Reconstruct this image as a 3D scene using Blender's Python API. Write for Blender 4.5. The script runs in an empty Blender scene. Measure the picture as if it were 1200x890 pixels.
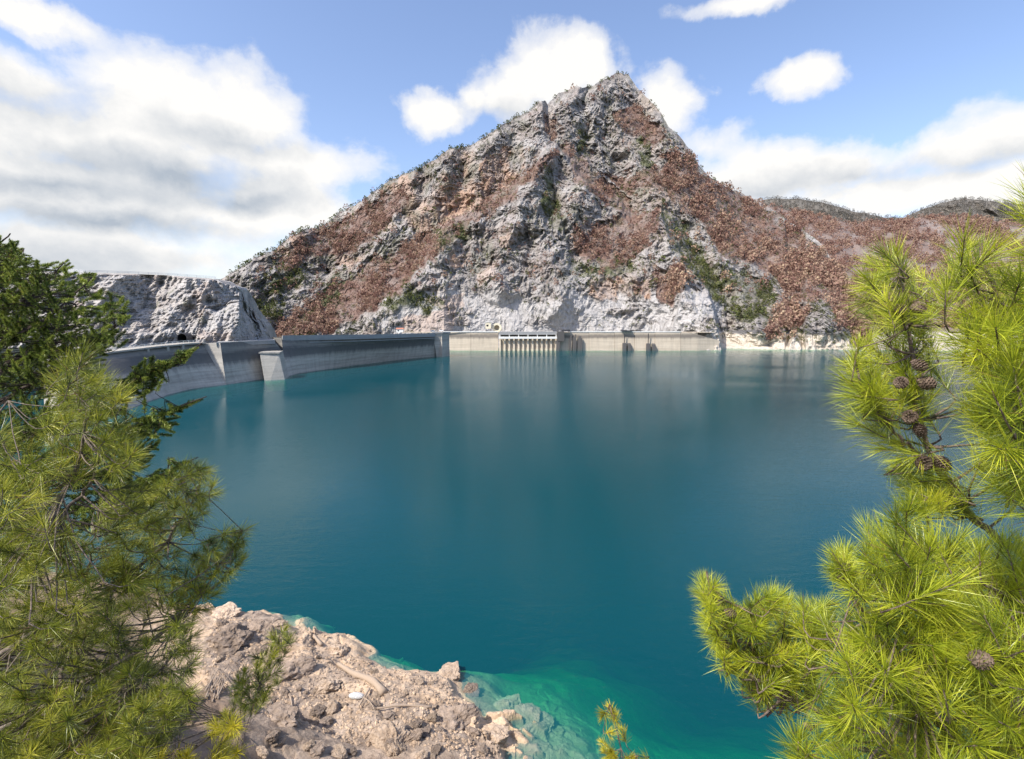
import bpy, math, random
import numpy as np
random.seed(7)
RNG = np.random.default_rng(11)
S = bpy.context.scene
COL = S.collection
R = math.radians

# ------------------------------------------------------------------ camera
F = 600.0
CH = 30.0                                   # camera height above the water
PITCH = math.atan(67.0 / F)
CP, SP = math.cos(PITCH), math.sin(PITCH)
cam_d = bpy.data.cameras.new('camera')
cam_d.sensor_width = 36.0
cam_d.lens = F / 1200.0 * 36.0
cam_d.clip_start = 0.05
cam_d.clip_end = 20000
cam = bpy.data.objects.new('camera', cam_d)
COL.objects.link(cam)
cam.location = (0, 0, CH)
cam.rotation_euler = (math.pi / 2 - PITCH, 0, 0)
S.camera = cam


def at(px, py, Y):
    """world point seen at photo pixel (px, py) at forward distance Y"""
    c = (np.asarray(px, float) - 600) / F
    d = (445 - np.asarray(py, float)) / F
    dy = CP + d * SP
    dz = -SP + d * CP
    return np.stack(np.broadcast_arrays(Y * c / dy, Y * np.ones_like(c), CH + Y * dz / dy), -1)


def on_z(px, py, z=0.0):
    d = (445 - py) / F
    Y = (z - CH) * (CP + d * SP) / (-SP + d * CP)
    return at(px, py, Y)


def water_y(py, z=0.0):
    d = (445 - np.asarray(py, float)) / F
    return (z - CH) * (CP + d * SP) / (-SP + d * CP)


# ------------------------------------------------------------------ noise
_perm = np.random.default_rng(3).permutation(256)
_perm = np.concatenate([_perm, _perm, _perm])
_val = np.random.default_rng(5).uniform(-1, 1, 256)


def vnoise(x, y, z):
    xi, yi, zi = np.floor(x).astype(int), np.floor(y).astype(int), np.floor(z).astype(int)
    xf, yf, zf = x - xi, y - yi, z - zi
    u = xf * xf * (3 - 2 * xf); v = yf * yf * (3 - 2 * yf); w = zf * zf * (3 - 2 * zf)
    xi &= 255; yi &= 255; zi &= 255

    def h(a, b, c):
        return _val[_perm[_perm[_perm[(xi + a) & 255] + ((yi + b) & 255)] + ((zi + c) & 255)]]
    x00 = h(0, 0, 0) * (1 - u) + h(1, 0, 0) * u
    x10 = h(0, 1, 0) * (1 - u) + h(1, 1, 0) * u
    x01 = h(0, 0, 1) * (1 - u) + h(1, 0, 1) * u
    x11 = h(0, 1, 1) * (1 - u) + h(1, 1, 1) * u
    return (x00 * (1 - v) + x10 * v) * (1 - w) + (x01 * (1 - v) + x11 * v) * w


def fbm(x, y, z, o=4, g=0.5):
    s, a = 0, 1.0
    for i in range(o):
        s = s + a * vnoise(x + 17.3 * i, y + 9.1 * i, z + 5.7 * i)
        x, y, z, a = x * 2.03, y * 2.03, z * 2.03, a * g
    return s


def ridged(x, y, z, o=4, g=0.5):
    s, a = 0, 1.0
    for i in range(o):
        n = 1 - np.abs(vnoise(x + 31.3 * i, y + 3.1 * i, z + 11.7 * i)) * 2.0
        s = s + a * n
        x, y, z, a = x * 2.1, y * 2.1, z * 2.1, a * g
    return s


def sstep(a, b, x):
    t = np.clip((x - a) / (b - a), 0, 1)
    return t * t * (3 - 2 * t)


def inpoly(px, py, poly):
    r = np.zeros(np.shape(px), bool)
    n = len(poly)
    for i in range(n):
        x0, y0 = poly[i]; x1, y1 = poly[(i + 1) % n]
        if y0 == y1:
            continue
        c = (y0 > py) != (y1 > py)
        r ^= c & (px < (x1 - x0) * (py - y0) / (y1 - y0) + x0)
    return r


# ------------------------------------------------------------------ objects
def mesh_np(name, V, quads=None, tris=None, smooth=False, attrs=None):
    me = bpy.data.meshes.new(name)
    V = np.ascontiguousarray(V, np.float32)
    parts, tot = [], []
    if quads is not None and len(quads):
        q = np.asarray(quads, np.int32); parts.append(q.ravel()); tot.append(np.full(len(q), 4, np.int32))
    if tris is not None and len(tris):
        t = np.asarray(tris, np.int32); parts.append(t.ravel()); tot.append(np.full(len(t), 3, np.int32))
    li = np.concatenate(parts); lt = np.concatenate(tot)
    ls = np.concatenate([[0], np.cumsum(lt)[:-1]]).astype(np.int32)
    me.vertices.add(len(V)); me.vertices.foreach_set('co', V.ravel())
    me.loops.add(len(li)); me.loops.foreach_set('vertex_index', li.astype(np.int32))
    me.polygons.add(len(lt)); me.polygons.foreach_set('loop_start', ls)
    me.polygons.foreach_set('loop_total', lt)
    me.polygons.foreach_set('use_smooth', np.full(len(lt), smooth, bool))
    for k, a in (attrs or {}).items():
        at_ = me.attributes.new(k, 'FLOAT', 'POINT')
        at_.data.foreach_set('value', np.ascontiguousarray(a, np.float32).ravel())
    me.update(calc_edges=True)
    me.validate()
    return me


def link(name, me, mat, parent=None):
    o = bpy.data.objects.new(name, me)
    COL.objects.link(o)
    if mat is not None and me is not None and len(me.materials) == 0:
        for m in (mat if isinstance(mat, (list, tuple)) else [mat]):
            me.materials.append(m)
    if parent is not None:
        o.parent = parent
    return o


def tag(o, label=None, cat=None, group=None, kind=None):
    if label: o['label'] = label
    if cat: o['category'] = cat
    if group: o['group'] = group
    if kind: o['kind'] = kind
    return o


def empty(name, loc, label, cat, group=None):
    o = bpy.data.objects.new(name, None)
    COL.objects.link(o)
    o.location = [float(v) for v in loc]
    o.empty_display_size = 0.1
    return tag(o, label, cat, group)


class MB:
    """collects pieces of ONE mesh"""
    def __init__(s):
        s.v, s.f, s.n = [], [], 0

    def add(s, V, Fc):
        V = np.asarray(V, float)
        s.v.append(V); s.f += [tuple(i + s.n for i in f) for f in Fc]; s.n += len(V)
        return s

    def hexa(s, b, t):
        """eight-cornered solid from bottom ring b (4) and top ring t (4)"""
        return s.add(list(b) + list(t), [(3, 2, 1, 0), (4, 5, 6, 7), (0, 1, 5, 4), (1, 2, 6, 5), (2, 3, 7, 6), (3, 0, 4, 7)])

    def box(s, c, sx, sy, sz, rz=0.0):
        ca, sa = math.cos(rz), math.sin(rz)
        P = [(-sx, -sy), (sx, -sy), (sx, sy), (-sx, sy)]
        P = [(c[0] + (x * ca - y * sa) / 2, c[1] + (x * sa + y * ca) / 2) for x, y in P]
        return s.hexa([(x, y, c[2]) for x, y in P], [(x, y, c[2] + sz) for x, y in P])

    def tube(s, pts, rad, n=6):
        V, Q = tube(pts, rad, n)
        return s.add(V, [tuple(q) for q in Q])

    def build(s, name, mat, parent=None, origin=None, bevel=0, smooth=False):
        V = np.concatenate(s.v)
        if origin is not None:
            V = V - np.asarray(origin)
        me = bpy.data.meshes.new(name)
        me.from_pydata([tuple(v) for v in V], [], s.f)
        for p in me.polygons:
            p.use_smooth = smooth
        o = link(name, me, mat, parent)
        if bevel:
            m = o.modifiers.new('edge', 'BEVEL'); m.width = bevel; m.segments = 2; m.limit_method = 'ANGLE'
        return o


def tube(pts, rad, n=6):
    P = np.asarray(pts, float); m = len(P)
    r = np.broadcast_to(np.asarray(rad, float), (m,))
    T = np.gradient(P, axis=0); T /= np.linalg.norm(T, axis=1, keepdims=True) + 1e-12
    ref = np.array([0.31, 0.17, 0.93]) if abs(T[0] @ np.array([0.31, 0.17, 0.93])) < 0.9 else np.array([1.0, 0, 0])
    A = np.cross(T, ref); A /= np.linalg.norm(A, axis=1, keepdims=True) + 1e-12
    B = np.cross(T, A)
    th = np.arange(n) * 2 * np.pi / n
    V = P[:, None] + r[:, None, None] * (A[:, None] * np.cos(th)[None, :, None] + B[:, None] * np.sin(th)[None, :, None])
    Q = []
    for i in range(m - 1):
        for k in range(n):
            k2 = (k + 1) % n
            Q.append((i * n + k, i * n + k2, (i + 1) * n + k2, (i + 1) * n + k))
    V = V.reshape(-1, 3)
    V = np.concatenate([V, P[:1], P[-1:]])
    a, b = len(V) - 2, len(V) - 1
    for k in range(n):
        k2 = (k + 1) % n
        Q.append((a, a, k2, k)); Q.append((b, b, (m - 1) * n + k, (m - 1) * n + k2))
    Q = [tuple(dict.fromkeys(q)) for q in Q]
    return V, Q


def spline(pts, n):
    """smooth curve through points (Catmull-Rom)"""
    P = np.asarray(pts, float)
    if len(P) == 2:
        t = np.linspace(0, 1, n)[:, None]
        return P[0] * (1 - t) + P[1] * t
    sg = np.linalg.norm(np.diff(P, axis=0), axis=1); q = max(sg.min() * 1.3, sg.sum() / 40)
    P = np.vstack([P[i] + (P[i + 1] - P[i]) * np.linspace(0, 1, max(1, int(np.ceil(sg[i] / q))), endpoint=False)[:, None] for i in range(len(sg))] + [P[-1:]])
    E = np.vstack([2 * P[0] - P[1], P, 2 * P[-1] - P[-2]])
    u = np.linspace(0, len(P) - 1 - 1e-6, n); i = u.astype(int); t = (u - i)[:, None]
    a, b, c, d = E[i], E[i + 1], E[i + 2], E[i + 3]
    return 0.5 * (2 * b + (c - a) * t + (2 * a - 5 * b + 4 * c - d) * t ** 2 + (3 * b - a - 3 * c + d) * t ** 3)


# ------------------------------------------------------------------ materials
class NT:
    def __init__(s, name):
        s.m = bpy.data.materials.new(name); s.m.use_nodes = True
        s.t = s.m.node_tree; s.t.nodes.clear()
        s.out = s.n('ShaderNodeOutputMaterial')

    def n(s, typ, **kw):
        nd = s.t.nodes.new(typ)
        for k, v in kw.items():
            if k.startswith('i_'):
                key = k[2:]
                key = int(key) if key.isdigit() else key.replace('_', ' ')
                if isinstance(v, bpy.types.NodeSocket):
                    s.t.links.new(v, nd.inputs[key])
                else:
                    nd.inputs[key].default_value = v
            else:
                setattr(nd, k, v)
        return nd

    def l(s, a, b):
        s.t.links.new(a, b)

    def math(s, op, a, b=0.0, clamp=False):
        nd = s.n('ShaderNodeMath', operation=op, use_clamp=clamp)
        for i, v in enumerate((a, b)):
            if isinstance(v, bpy.types.NodeSocket): s.l(v, nd.inputs[i])
            else: nd.inputs[i].default_value = v
        return nd.outputs[0]

    def mix(s, fac, a, b, blend='MIX'):
        nd = s.n('ShaderNodeMix', data_type='RGBA', blend_type=blend)
        for i, v in ((0, fac), (6, a), (7, b)):
            if isinstance(v, bpy.types.NodeSocket): s.l(v, nd.inputs[i])
            else: nd.inputs[i].default_value = v if i == 0 else (*v, 1) if len(v) == 3 else v
        return nd.outputs[2]

    def ramp(s, fac, stops):
        nd = s.n('ShaderNodeValToRGB')
        e = nd.color_ramp.elements
        while len(e) > 1: e.remove(e[-1])
        for i, (p, c) in enumerate(stops):
            el = e[0] if i == 0 else e.new(p)
            el.position = p
            el.color = (c, c, c, 1) if np.isscalar(c) else (*c, 1)
        s.l(fac, nd.inputs[0])
        return nd.outputs[0]

    def noise(s, vec, scale, detail=4, rough=0.55, dist=0.0):
        nd = s.n('ShaderNodeTexNoise', i_Scale=scale, i_Detail=detail, i_Roughness=rough, i_Distortion=dist)
        if vec is not None: s.l(vec, nd.inputs['Vector'])
        return nd.outputs[0]

    def attr(s, name):
        return s.n('ShaderNodeAttribute', attribute_name=name).outputs['Fac']

    def pos(s, scale=None):
        g = s.n('ShaderNodeNewGeometry').outputs['Position']
        if scale is None: return g
        return s.n('ShaderNodeVectorMath', operation='MULTIPLY', i_0=g, i_1=scale).outputs[0]

    def obj(s, scale=None):
        g = s.n('ShaderNodeTexCoord').outputs['Object']
        if scale is None: return g
        return s.n('ShaderNodeVectorMath', operation='MULTIPLY', i_0=g, i_1=scale).outputs[0]

    def bump(s, h, strength=0.5, dist=0.1):
        nd = s.n('ShaderNodeBump', i_Strength=strength, i_Distance=dist)
        s.l(h, nd.inputs['Height'])
        return nd.outputs[0]

    def bsdf(s, color, rough=0.85, normal=None, **kw):
        b = s.n('ShaderNodeBsdfPrincipled')
        for k, v in (('Base Color', color), ('Roughness', rough)):
            if isinstance(v, bpy.types.NodeSocket): s.l(v, b.inputs[k])
            else: b.inputs[k].default_value = (*v, 1) if k == 'Base Color' else v
        b.inputs['Specular IOR Level'].default_value = 0.25
        for k, v in kw.items():
            b.inputs[k.replace('_', ' ')].default_value = v
        if normal is not None: s.l(normal, b.inputs['Normal'])
        s.l(b.outputs[0], s.out.inputs[0])
        return b


def mat_rock(name, grey_a, grey_b, fine=1.0, bump_d=1.2, ring=True):
    k = NT(name)
    p = k.pos()
    n1 = k.noise(k.pos((0.05 * fine, 0.05 * fine, 0.022 * fine)), 1.0, 6, 0.65, 0.6)
    n2 = k.noise(k.pos((0.30 * fine, 0.30 * fine, 0.12 * fine)), 1.0, 6, 0.7, 0.4)
    n3 = k.noise(p, 0.011 * fine, 4, 0.5)
    base = k.mix(k.ramp(n1, [(0.32, 0.0), (0.66, 1.0)]), grey_a, grey_b)
    base = k.mix(k.ramp(n2, [(0.36, 0.75), (0.52, 0.0)]), base, (grey_a[0] * 0.42, grey_a[1] * 0.41, grey_a[2] * 0.42))
    base = k.mix(k.ramp(n3, [(0.48, 0.0), (0.72, 0.55)]), base, (0.36, 0.285, 0.225))
    pale = k.mix(k.ramp(n2, [(0.34, 0.0), (0.6, 1.0)]), (0.29, 0.275, 0.26), (0.44, 0.425, 0.405))
    base = k.mix(k.attr('pale'), base, pale)
    och = k.mix(k.ramp(n1, [(0.35, 0.0), (0.65, 1.0)]), (0.31, 0.20, 0.14), (0.44, 0.325, 0.245))
    base = k.mix(k.attr('ochre'), base, och)
    soil = k.mix(k.ramp(n2, [(0.3, 0.0), (0.7, 1.0)]), (0.10, 0.062, 0.05), (0.25, 0.17, 0.135))
    base = k.mix(k.attr('litter'), base, soil)
    moss = k.mix(k.ramp(n2, [(0.3, 0.0), (0.7, 1.0)]), (0.05, 0.062, 0.025), (0.13, 0.135, 0.07))
    base = k.mix(k.attr('moss'), base, moss)
    base = k.mix(k.attr('ring'), base, k.mix(k.ramp(n2, [(0.34, 0.0), (0.6, 1.0)]), (0.40, 0.345, 0.275), (0.60, 0.54, 0.45)))
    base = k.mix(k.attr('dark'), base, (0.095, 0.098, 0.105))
    h = k.math('ADD', k.math('MULTIPLY', n2, 0.7), k.math('MULTIPLY', k.noise(k.pos((1.1 * fine, 1.1 * fine, 0.6 * fine)), 1.0, 5, 0.7), 0.45))
    k.bsdf(base, 0.92, k.bump(h, 1.0, bump_d))
    return k.m


M = {}
M['rock'] = mat_rock('limestone_rock', (0.205, 0.19, 0.175), (0.385, 0.36, 0.332))
M['hill_rock'] = mat_rock('hill_rock', (0.24, 0.225, 0.21), (0.38, 0.36, 0.34))
M['knob_rock'] = mat_rock('cut_rock', (0.29, 0.275, 0.258), (0.53, 0.505, 0.47), 2.2, 0.7)


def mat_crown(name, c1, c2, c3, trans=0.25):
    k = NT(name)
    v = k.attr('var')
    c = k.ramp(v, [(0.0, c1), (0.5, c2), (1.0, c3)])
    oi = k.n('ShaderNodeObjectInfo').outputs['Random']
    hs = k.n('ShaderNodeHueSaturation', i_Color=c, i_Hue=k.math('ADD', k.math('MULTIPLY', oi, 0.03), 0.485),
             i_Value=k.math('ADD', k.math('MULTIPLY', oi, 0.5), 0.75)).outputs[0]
    d = k.n('ShaderNodeBsdfDiffuse', i_Color=hs)
    t = k.n('ShaderNodeBsdfTranslucent', i_Color=hs)
    mx = k.n('ShaderNodeMixShader', i_0=trans)
    k.l(d.outputs[0], mx.inputs[1]); k.l(t.outputs[0], mx.inputs[2])
    k.l(mx.outputs[0], k.out.inputs[0])
    return k.m


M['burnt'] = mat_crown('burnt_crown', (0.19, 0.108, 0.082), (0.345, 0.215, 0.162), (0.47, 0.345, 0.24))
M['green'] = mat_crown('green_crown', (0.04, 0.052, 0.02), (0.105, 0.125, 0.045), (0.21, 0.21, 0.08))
M['cloud_shaded_wood'] = mat_crown('cloud_shaded_crown', (0.06, 0.06, 0.052), (0.10, 0.095, 0.08), (0.15, 0.12, 0.10))  # cloud shadow over the ridge tops is put into this crown colour
M['stem'] = NT('grey_stem'); M['stem'].bsdf((0.16, 0.13, 0.11), 0.9); M['stem'] = M['stem'].m


def mat_needle(name, c1, c2, c3, trans=0.34, gloss=0.045):
    k = NT(name)
    c = k.ramp(k.attr('var'), [(0.0, (0.24, 0.13, 0.055)), (0.03, (0.24, 0.13, 0.055)), (0.07, c1), (0.45, c2), (1.0, c3)])
    d = k.n('ShaderNodeBsdfDiffuse', i_Color=c)
    t = k.n('ShaderNodeBsdfTranslucent', i_Color=c)
    g = k.n('ShaderNodeBsdfGlossy', i_Roughness=0.42, i_Color=(1, 1, 0.9, 1))
    mx = k.n('ShaderNodeMixShader', i_0=trans)
    k.l(d.outputs[0], mx.inputs[1]); k.l(t.outputs[0], mx.inputs[2])
    m2 = k.n('ShaderNodeMixShader', i_0=gloss)
    k.l(mx.outputs[0], m2.inputs[1]); k.l(g.outputs[0], m2.inputs[2])
    k.l(m2.outputs[0], k.out.inputs[0])
    return k.m


M['needle_lime'] = mat_needle('lime_needle', (0.13, 0.18, 0.018), (0.43, 0.50, 0.024), (0.70, 0.68, 0.06))
M['needle_olive'] = mat_needle('olive_needle', (0.05, 0.075, 0.016), (0.275, 0.315, 0.030), (0.60, 0.57, 0.075))
M['needle_gold'] = mat_needle('gold_needle', (0.34, 0.32, 0.02), (0.56, 0.50, 0.03), (0.70, 0.60, 0.06))
M['needle_dark'] = mat_needle('dark_needle', (0.04, 0.07, 0.02), (0.17, 0.235, 0.042), (0.40, 0.45, 0.09), 0.34, 0.03)


def mat_bark(name, a, b):
    k = NT(name)
    n = k.noise(k.pos(), 45, 5, 0.7)
    k.bsdf(k.mix(k.ramp(n, [(0.35, 0.0), (0.65, 1.0)]), a, b), 0.9, k.bump(n, 0.9, 0.01))
    return k.m


M['bark'] = mat_bark('grey_brown_bark', (0.07, 0.05, 0.038), (0.25, 0.19, 0.15))
M['bark_pale'] = mat_bark('pale_bark', (0.09, 0.07, 0.055), (0.28, 0.225, 0.18))
M['bark_dark'] = mat_bark('dark_bark', (0.03, 0.024, 0.02), (0.10, 0.075, 0.06))
M['cone'] = mat_bark('cone_scale', (0.085, 0.06, 0.045), (0.27, 0.20, 0.15))
M['drift'] = mat_bark('driftwood', (0.30, 0.22, 0.155), (0.50, 0.40, 0.30))


def mat_concrete(name, a, b, wet, streak=1.0, bands=None):
    """bands: list of (z, tint) - real staining by former water levels"""
    k = NT(name)
    pz = k.n('ShaderNodeSeparateXYZ', i_0=k.pos()).outputs[2]
    nb = k.noise(k.pos((0.03, 0.03, 0.9)), 1.0, 5, 0.65)
    nv = k.noise(k.pos((0.35, 0.35, 0.03)), 1.0, 5, 0.7)
    nf = k.noise(k.pos(), 1.3, 5, 0.7)
    c = k.mix(k.ramp(nb, [(0.35, 0.0), (0.65, 1.0)]), a, b)
    zz = k.math('ADD', pz, k.math('MULTIPLY', k.math('SUBTRACT', nb, 0.5), 4.5))
    zz = k.math('ADD', zz, k.math('MULTIPLY', k.math('SUBTRACT', nv, 0.5), 3.5))
    zn = k.math('DIVIDE', zz, 24.0)
    if bands:
        c = k.mix(k.ramp(zn, bands), c, wet)
    c = k.mix(k.math('MULTIPLY', k.ramp(nv, [(0.45, 0.0), (0.72, 0.6)]), streak), c, wet)
    c = k.mix(k.ramp(nf, [(0.3, 0.22), (0.5, 0.0)]), c, (a[0] * 0.5, a[1] * 0.5, a[2] * 0.5))
    k.bsdf(c, 0.9, k.bump(k.math('ADD', nf, nb), 0.5, 0.25))
    return k.m


M['dam'] = mat_concrete('stained_concrete', (0.37, 0.345, 0.295), (0.54, 0.505, 0.43), (0.095, 0.095, 0.094), 0.5,
                        [(0.0, 0.0), (0.36, 0.05), (0.46, 0.85), (0.62, 0.95), (0.72, 0.55), (0.80, 0.85), (0.90, 0.55), (1.0, 0.35)])
M['dam_pale'] = mat_concrete('pale_concrete', (0.40, 0.375, 0.32), (0.52, 0.485, 0.42), (0.17, 0.165, 0.155), 0.4,
                             [(0.0, 0.0), (0.5, 0.05), (0.62, 0.45), (0.7, 0.25), (1.0, 0.2)])
M['parapet'] = mat_concrete('parapet_concrete', (0.26, 0.265, 0.26), (0.36, 0.36, 0.35), (0.13, 0.13, 0.13), 0.3)
M['shore_wall'] = mat_concrete('shore_wall_concrete', (0.50, 0.425, 0.32), (0.63, 0.545, 0.42), (0.17, 0.148, 0.125), 0.4,
                               [(0.0, 0.0), (0.50, 0.02), (0.60, 0.9), (0.68, 0.85), (0.76, 0.2), (1.0, 0.1)])


def mat_plain(name, c, rough=0.6, metal=0.0):
    k = NT(name)
    n = k.noise(k.pos(), 2.2, 4, 0.7)
    k.bsdf(k.mix(k.ramp(n, [(0.3, 0.35), (0.6, 0.0)]), c, tuple(v * 0.62 for v in c)), rough, None, Metallic=metal)
    return k.m


M['white_paint'] = mat_plain('white_paint', (0.78, 0.77, 0.72))
M['cream_paint'] = mat_plain('cream_paint', (0.72, 0.66, 0.50))
M['galv'] = mat_plain('galvanised_steel', (0.55, 0.56, 0.57), 0.45, 0.3)
M['dark_steel_tunnel_shade'] = mat_plain('dark_steel_tunnel_shade', (0.045, 0.045, 0.05))
M['dark_conc'] = mat_plain('dark_concrete', (0.10, 0.095, 0.09), 0.9)
M['glass'] = mat_plain('dark_glass', (0.02, 0.025, 0.03), 0.1)
M['rubber'] = mat_plain('rubber', (0.02, 0.02, 0.02), 0.8)
M['red_roof'] = mat_plain('red_roof', (0.45, 0.20, 0.13), 0.8)
M['car_white'] = mat_plain('car_white', (0.75, 0.75, 0.74), 0.3)
M['car_blue'] = mat_plain('car_blue', (0.25, 0.33, 0.42), 0.3)


def mat_ledge():
    k = NT('ledge_rock')
    n0 = k.noise(k.pos(), 0.16, 4, 0.55)
    n1 = k.noise(k.pos(), 0.9, 8, 0.68, 0.3)
    n2 = k.noise(k.pos(), 5.0, 6, 0.7)
    c = k.mix(k.ramp(n1, [(0.32, 0.0), (0.66, 1.0)]), (0.47, 0.33, 0.215), (0.75, 0.57, 0.395))
    c = k.mix(k.ramp(n0, [(0.50, 0.0), (0.64, 0.55)]), c, (0.27, 0.225, 0.195))
    c = k.mix(k.attr('grey'), c, k.mix(k.ramp(n1, [(0.35, 0.0), (0.65, 1.0)]), (0.195, 0.148, 0.112), (0.47, 0.37, 0.285)))
    c = k.mix(k.ramp(n2, [(0.33, 0.6), (0.47, 0.0)]), c, (0.17, 0.125, 0.09))
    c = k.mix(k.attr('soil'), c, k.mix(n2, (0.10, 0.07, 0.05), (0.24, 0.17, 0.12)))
    c = k.mix(k.attr('algae'), c, k.mix(n1, (0.22, 0.22, 0.12), (0.42, 0.40, 0.26)))
    c = k.mix(k.attr('silt'), c, (0.13, 0.13, 0.105))
    h = k.math('ADD', n1, k.math('MULTIPLY', n2, 0.35))
    k.bsdf(c, 0.95, k.bump(h, 1.0, 0.28))
    return k.m


M['ledge'] = mat_ledge()


def mat_stone(name, a, b, sc=3.0):
    k = NT(name)
    n = k.noise(k.obj(), sc, 8, 0.7, 0.3)
    oi = k.n('ShaderNodeObjectInfo').outputs['Random']
    c = k.mix(k.ramp(n, [(0.3, 0.0), (0.68, 1.0)]), a, b)
    c = k.n('ShaderNodeHueSaturation', i_Color=c, i_Value=k.math('ADD', k.math('MULTIPLY', oi, 0.45), 0.75)).outputs[0]
    k.bsdf(c, 0.95, k.bump(n, 1.0, 0.3))
    return k.m


M['boulder'] = mat_stone('boulder_stone', (0.32, 0.23, 0.16), (0.66, 0.52, 0.385))
M['boulder_grey'] = mat_stone('grey_stone', (0.20, 0.15, 0.112), (0.46, 0.36, 0.28))
M['white_stone'] = mat_stone('white_stone', (0.60, 0.59, 0.56), (0.80, 0.79, 0.76))
M['sunk_stone'] = mat_stone('sunk_stone', (0.26, 0.25, 0.14), (0.52, 0.48, 0.33))
M['lake_bed'] = mat_plain('lake_silt', (0.13, 0.13, 0.105), 1.0)


def mat_water():
    k = NT('lake_water')
    p = k.pos()
    w1 = k.noise(k.pos((0.42, 0.95, 1)), 1.0, 4, 0.6, 0.3)
    w2 = k.noise(k.pos((0.10, 0.16, 1)), 1.0, 2, 0.5)
    w3 = k.noise(k.pos((2.2, 3.4, 1)), 1.0, 2, 0.5)
    gust = k.ramp(k.noise(k.pos((0.006, 0.011, 1)), 1.0, 3, 0.5, 0.6), [(0.38, 0.25), (0.62, 1.0)])
    h = k.math('ADD', k.math('MULTIPLY', w1, 0.55), k.math('MULTIPLY', w3, 0.20))
    h = k.math('MULTIPLY', h, gust)
    h = k.math('ADD', h, k.math('MULTIPLY', w2, 0.22))
    nrm = k.bump(h, 0.36, 0.5)
    rgh = k.math('ADD', 0.025, k.math('MULTIPLY', gust, 0.055))
    fr = k.n('ShaderNodeFresnel', i_IOR=1.333, i_Normal=nrm).outputs[0]
    fr = k.math('MULTIPLY', fr, 0.66, True)
    gl = k.n('ShaderNodeBsdfGlossy', i_Roughness=rgh, i_Color=(1, 1, 1, 1), i_Normal=nrm)
    tr = k.n('ShaderNodeBsdfTransparent', i_Color=(0.80, 0.80, 0.80, 1))
    df = k.n('ShaderNodeBsdfDiffuse', i_Color=(0.0005, 0.049, 0.062, 1))
    add = k.n('ShaderNodeAddShader')
    k.l(tr.outputs[0], add.inputs[0]); k.l(df.outputs[0], add.inputs[1])
    mx = k.n('ShaderNodeMixShader', i_0=fr)
    k.l(add.outputs[0], mx.inputs[1]); k.l(gl.outputs[0], mx.inputs[2])
    k.l(mx.outputs[0], k.out.inputs[0])
    va = k.n('ShaderNodeVolumeAbsorption', i_Color=(0.10, 0.86, 0.56, 1), i_Density=0.31)
    k.l(va.outputs[0], k.out.inputs['Volume'])
    return k.m


M['water'] = mat_water()

# ------------------------------------------------------------------ world: sky with clouds, sun
SUN_EL, SUN_AZ = R(50), R(52)          # behind the camera, to its left
sdir = np.array([-math.sin(SUN_AZ) * math.cos(SUN_EL), -math.cos(SUN_AZ) * math.cos(SUN_EL), math.sin(SUN_EL)])


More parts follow.
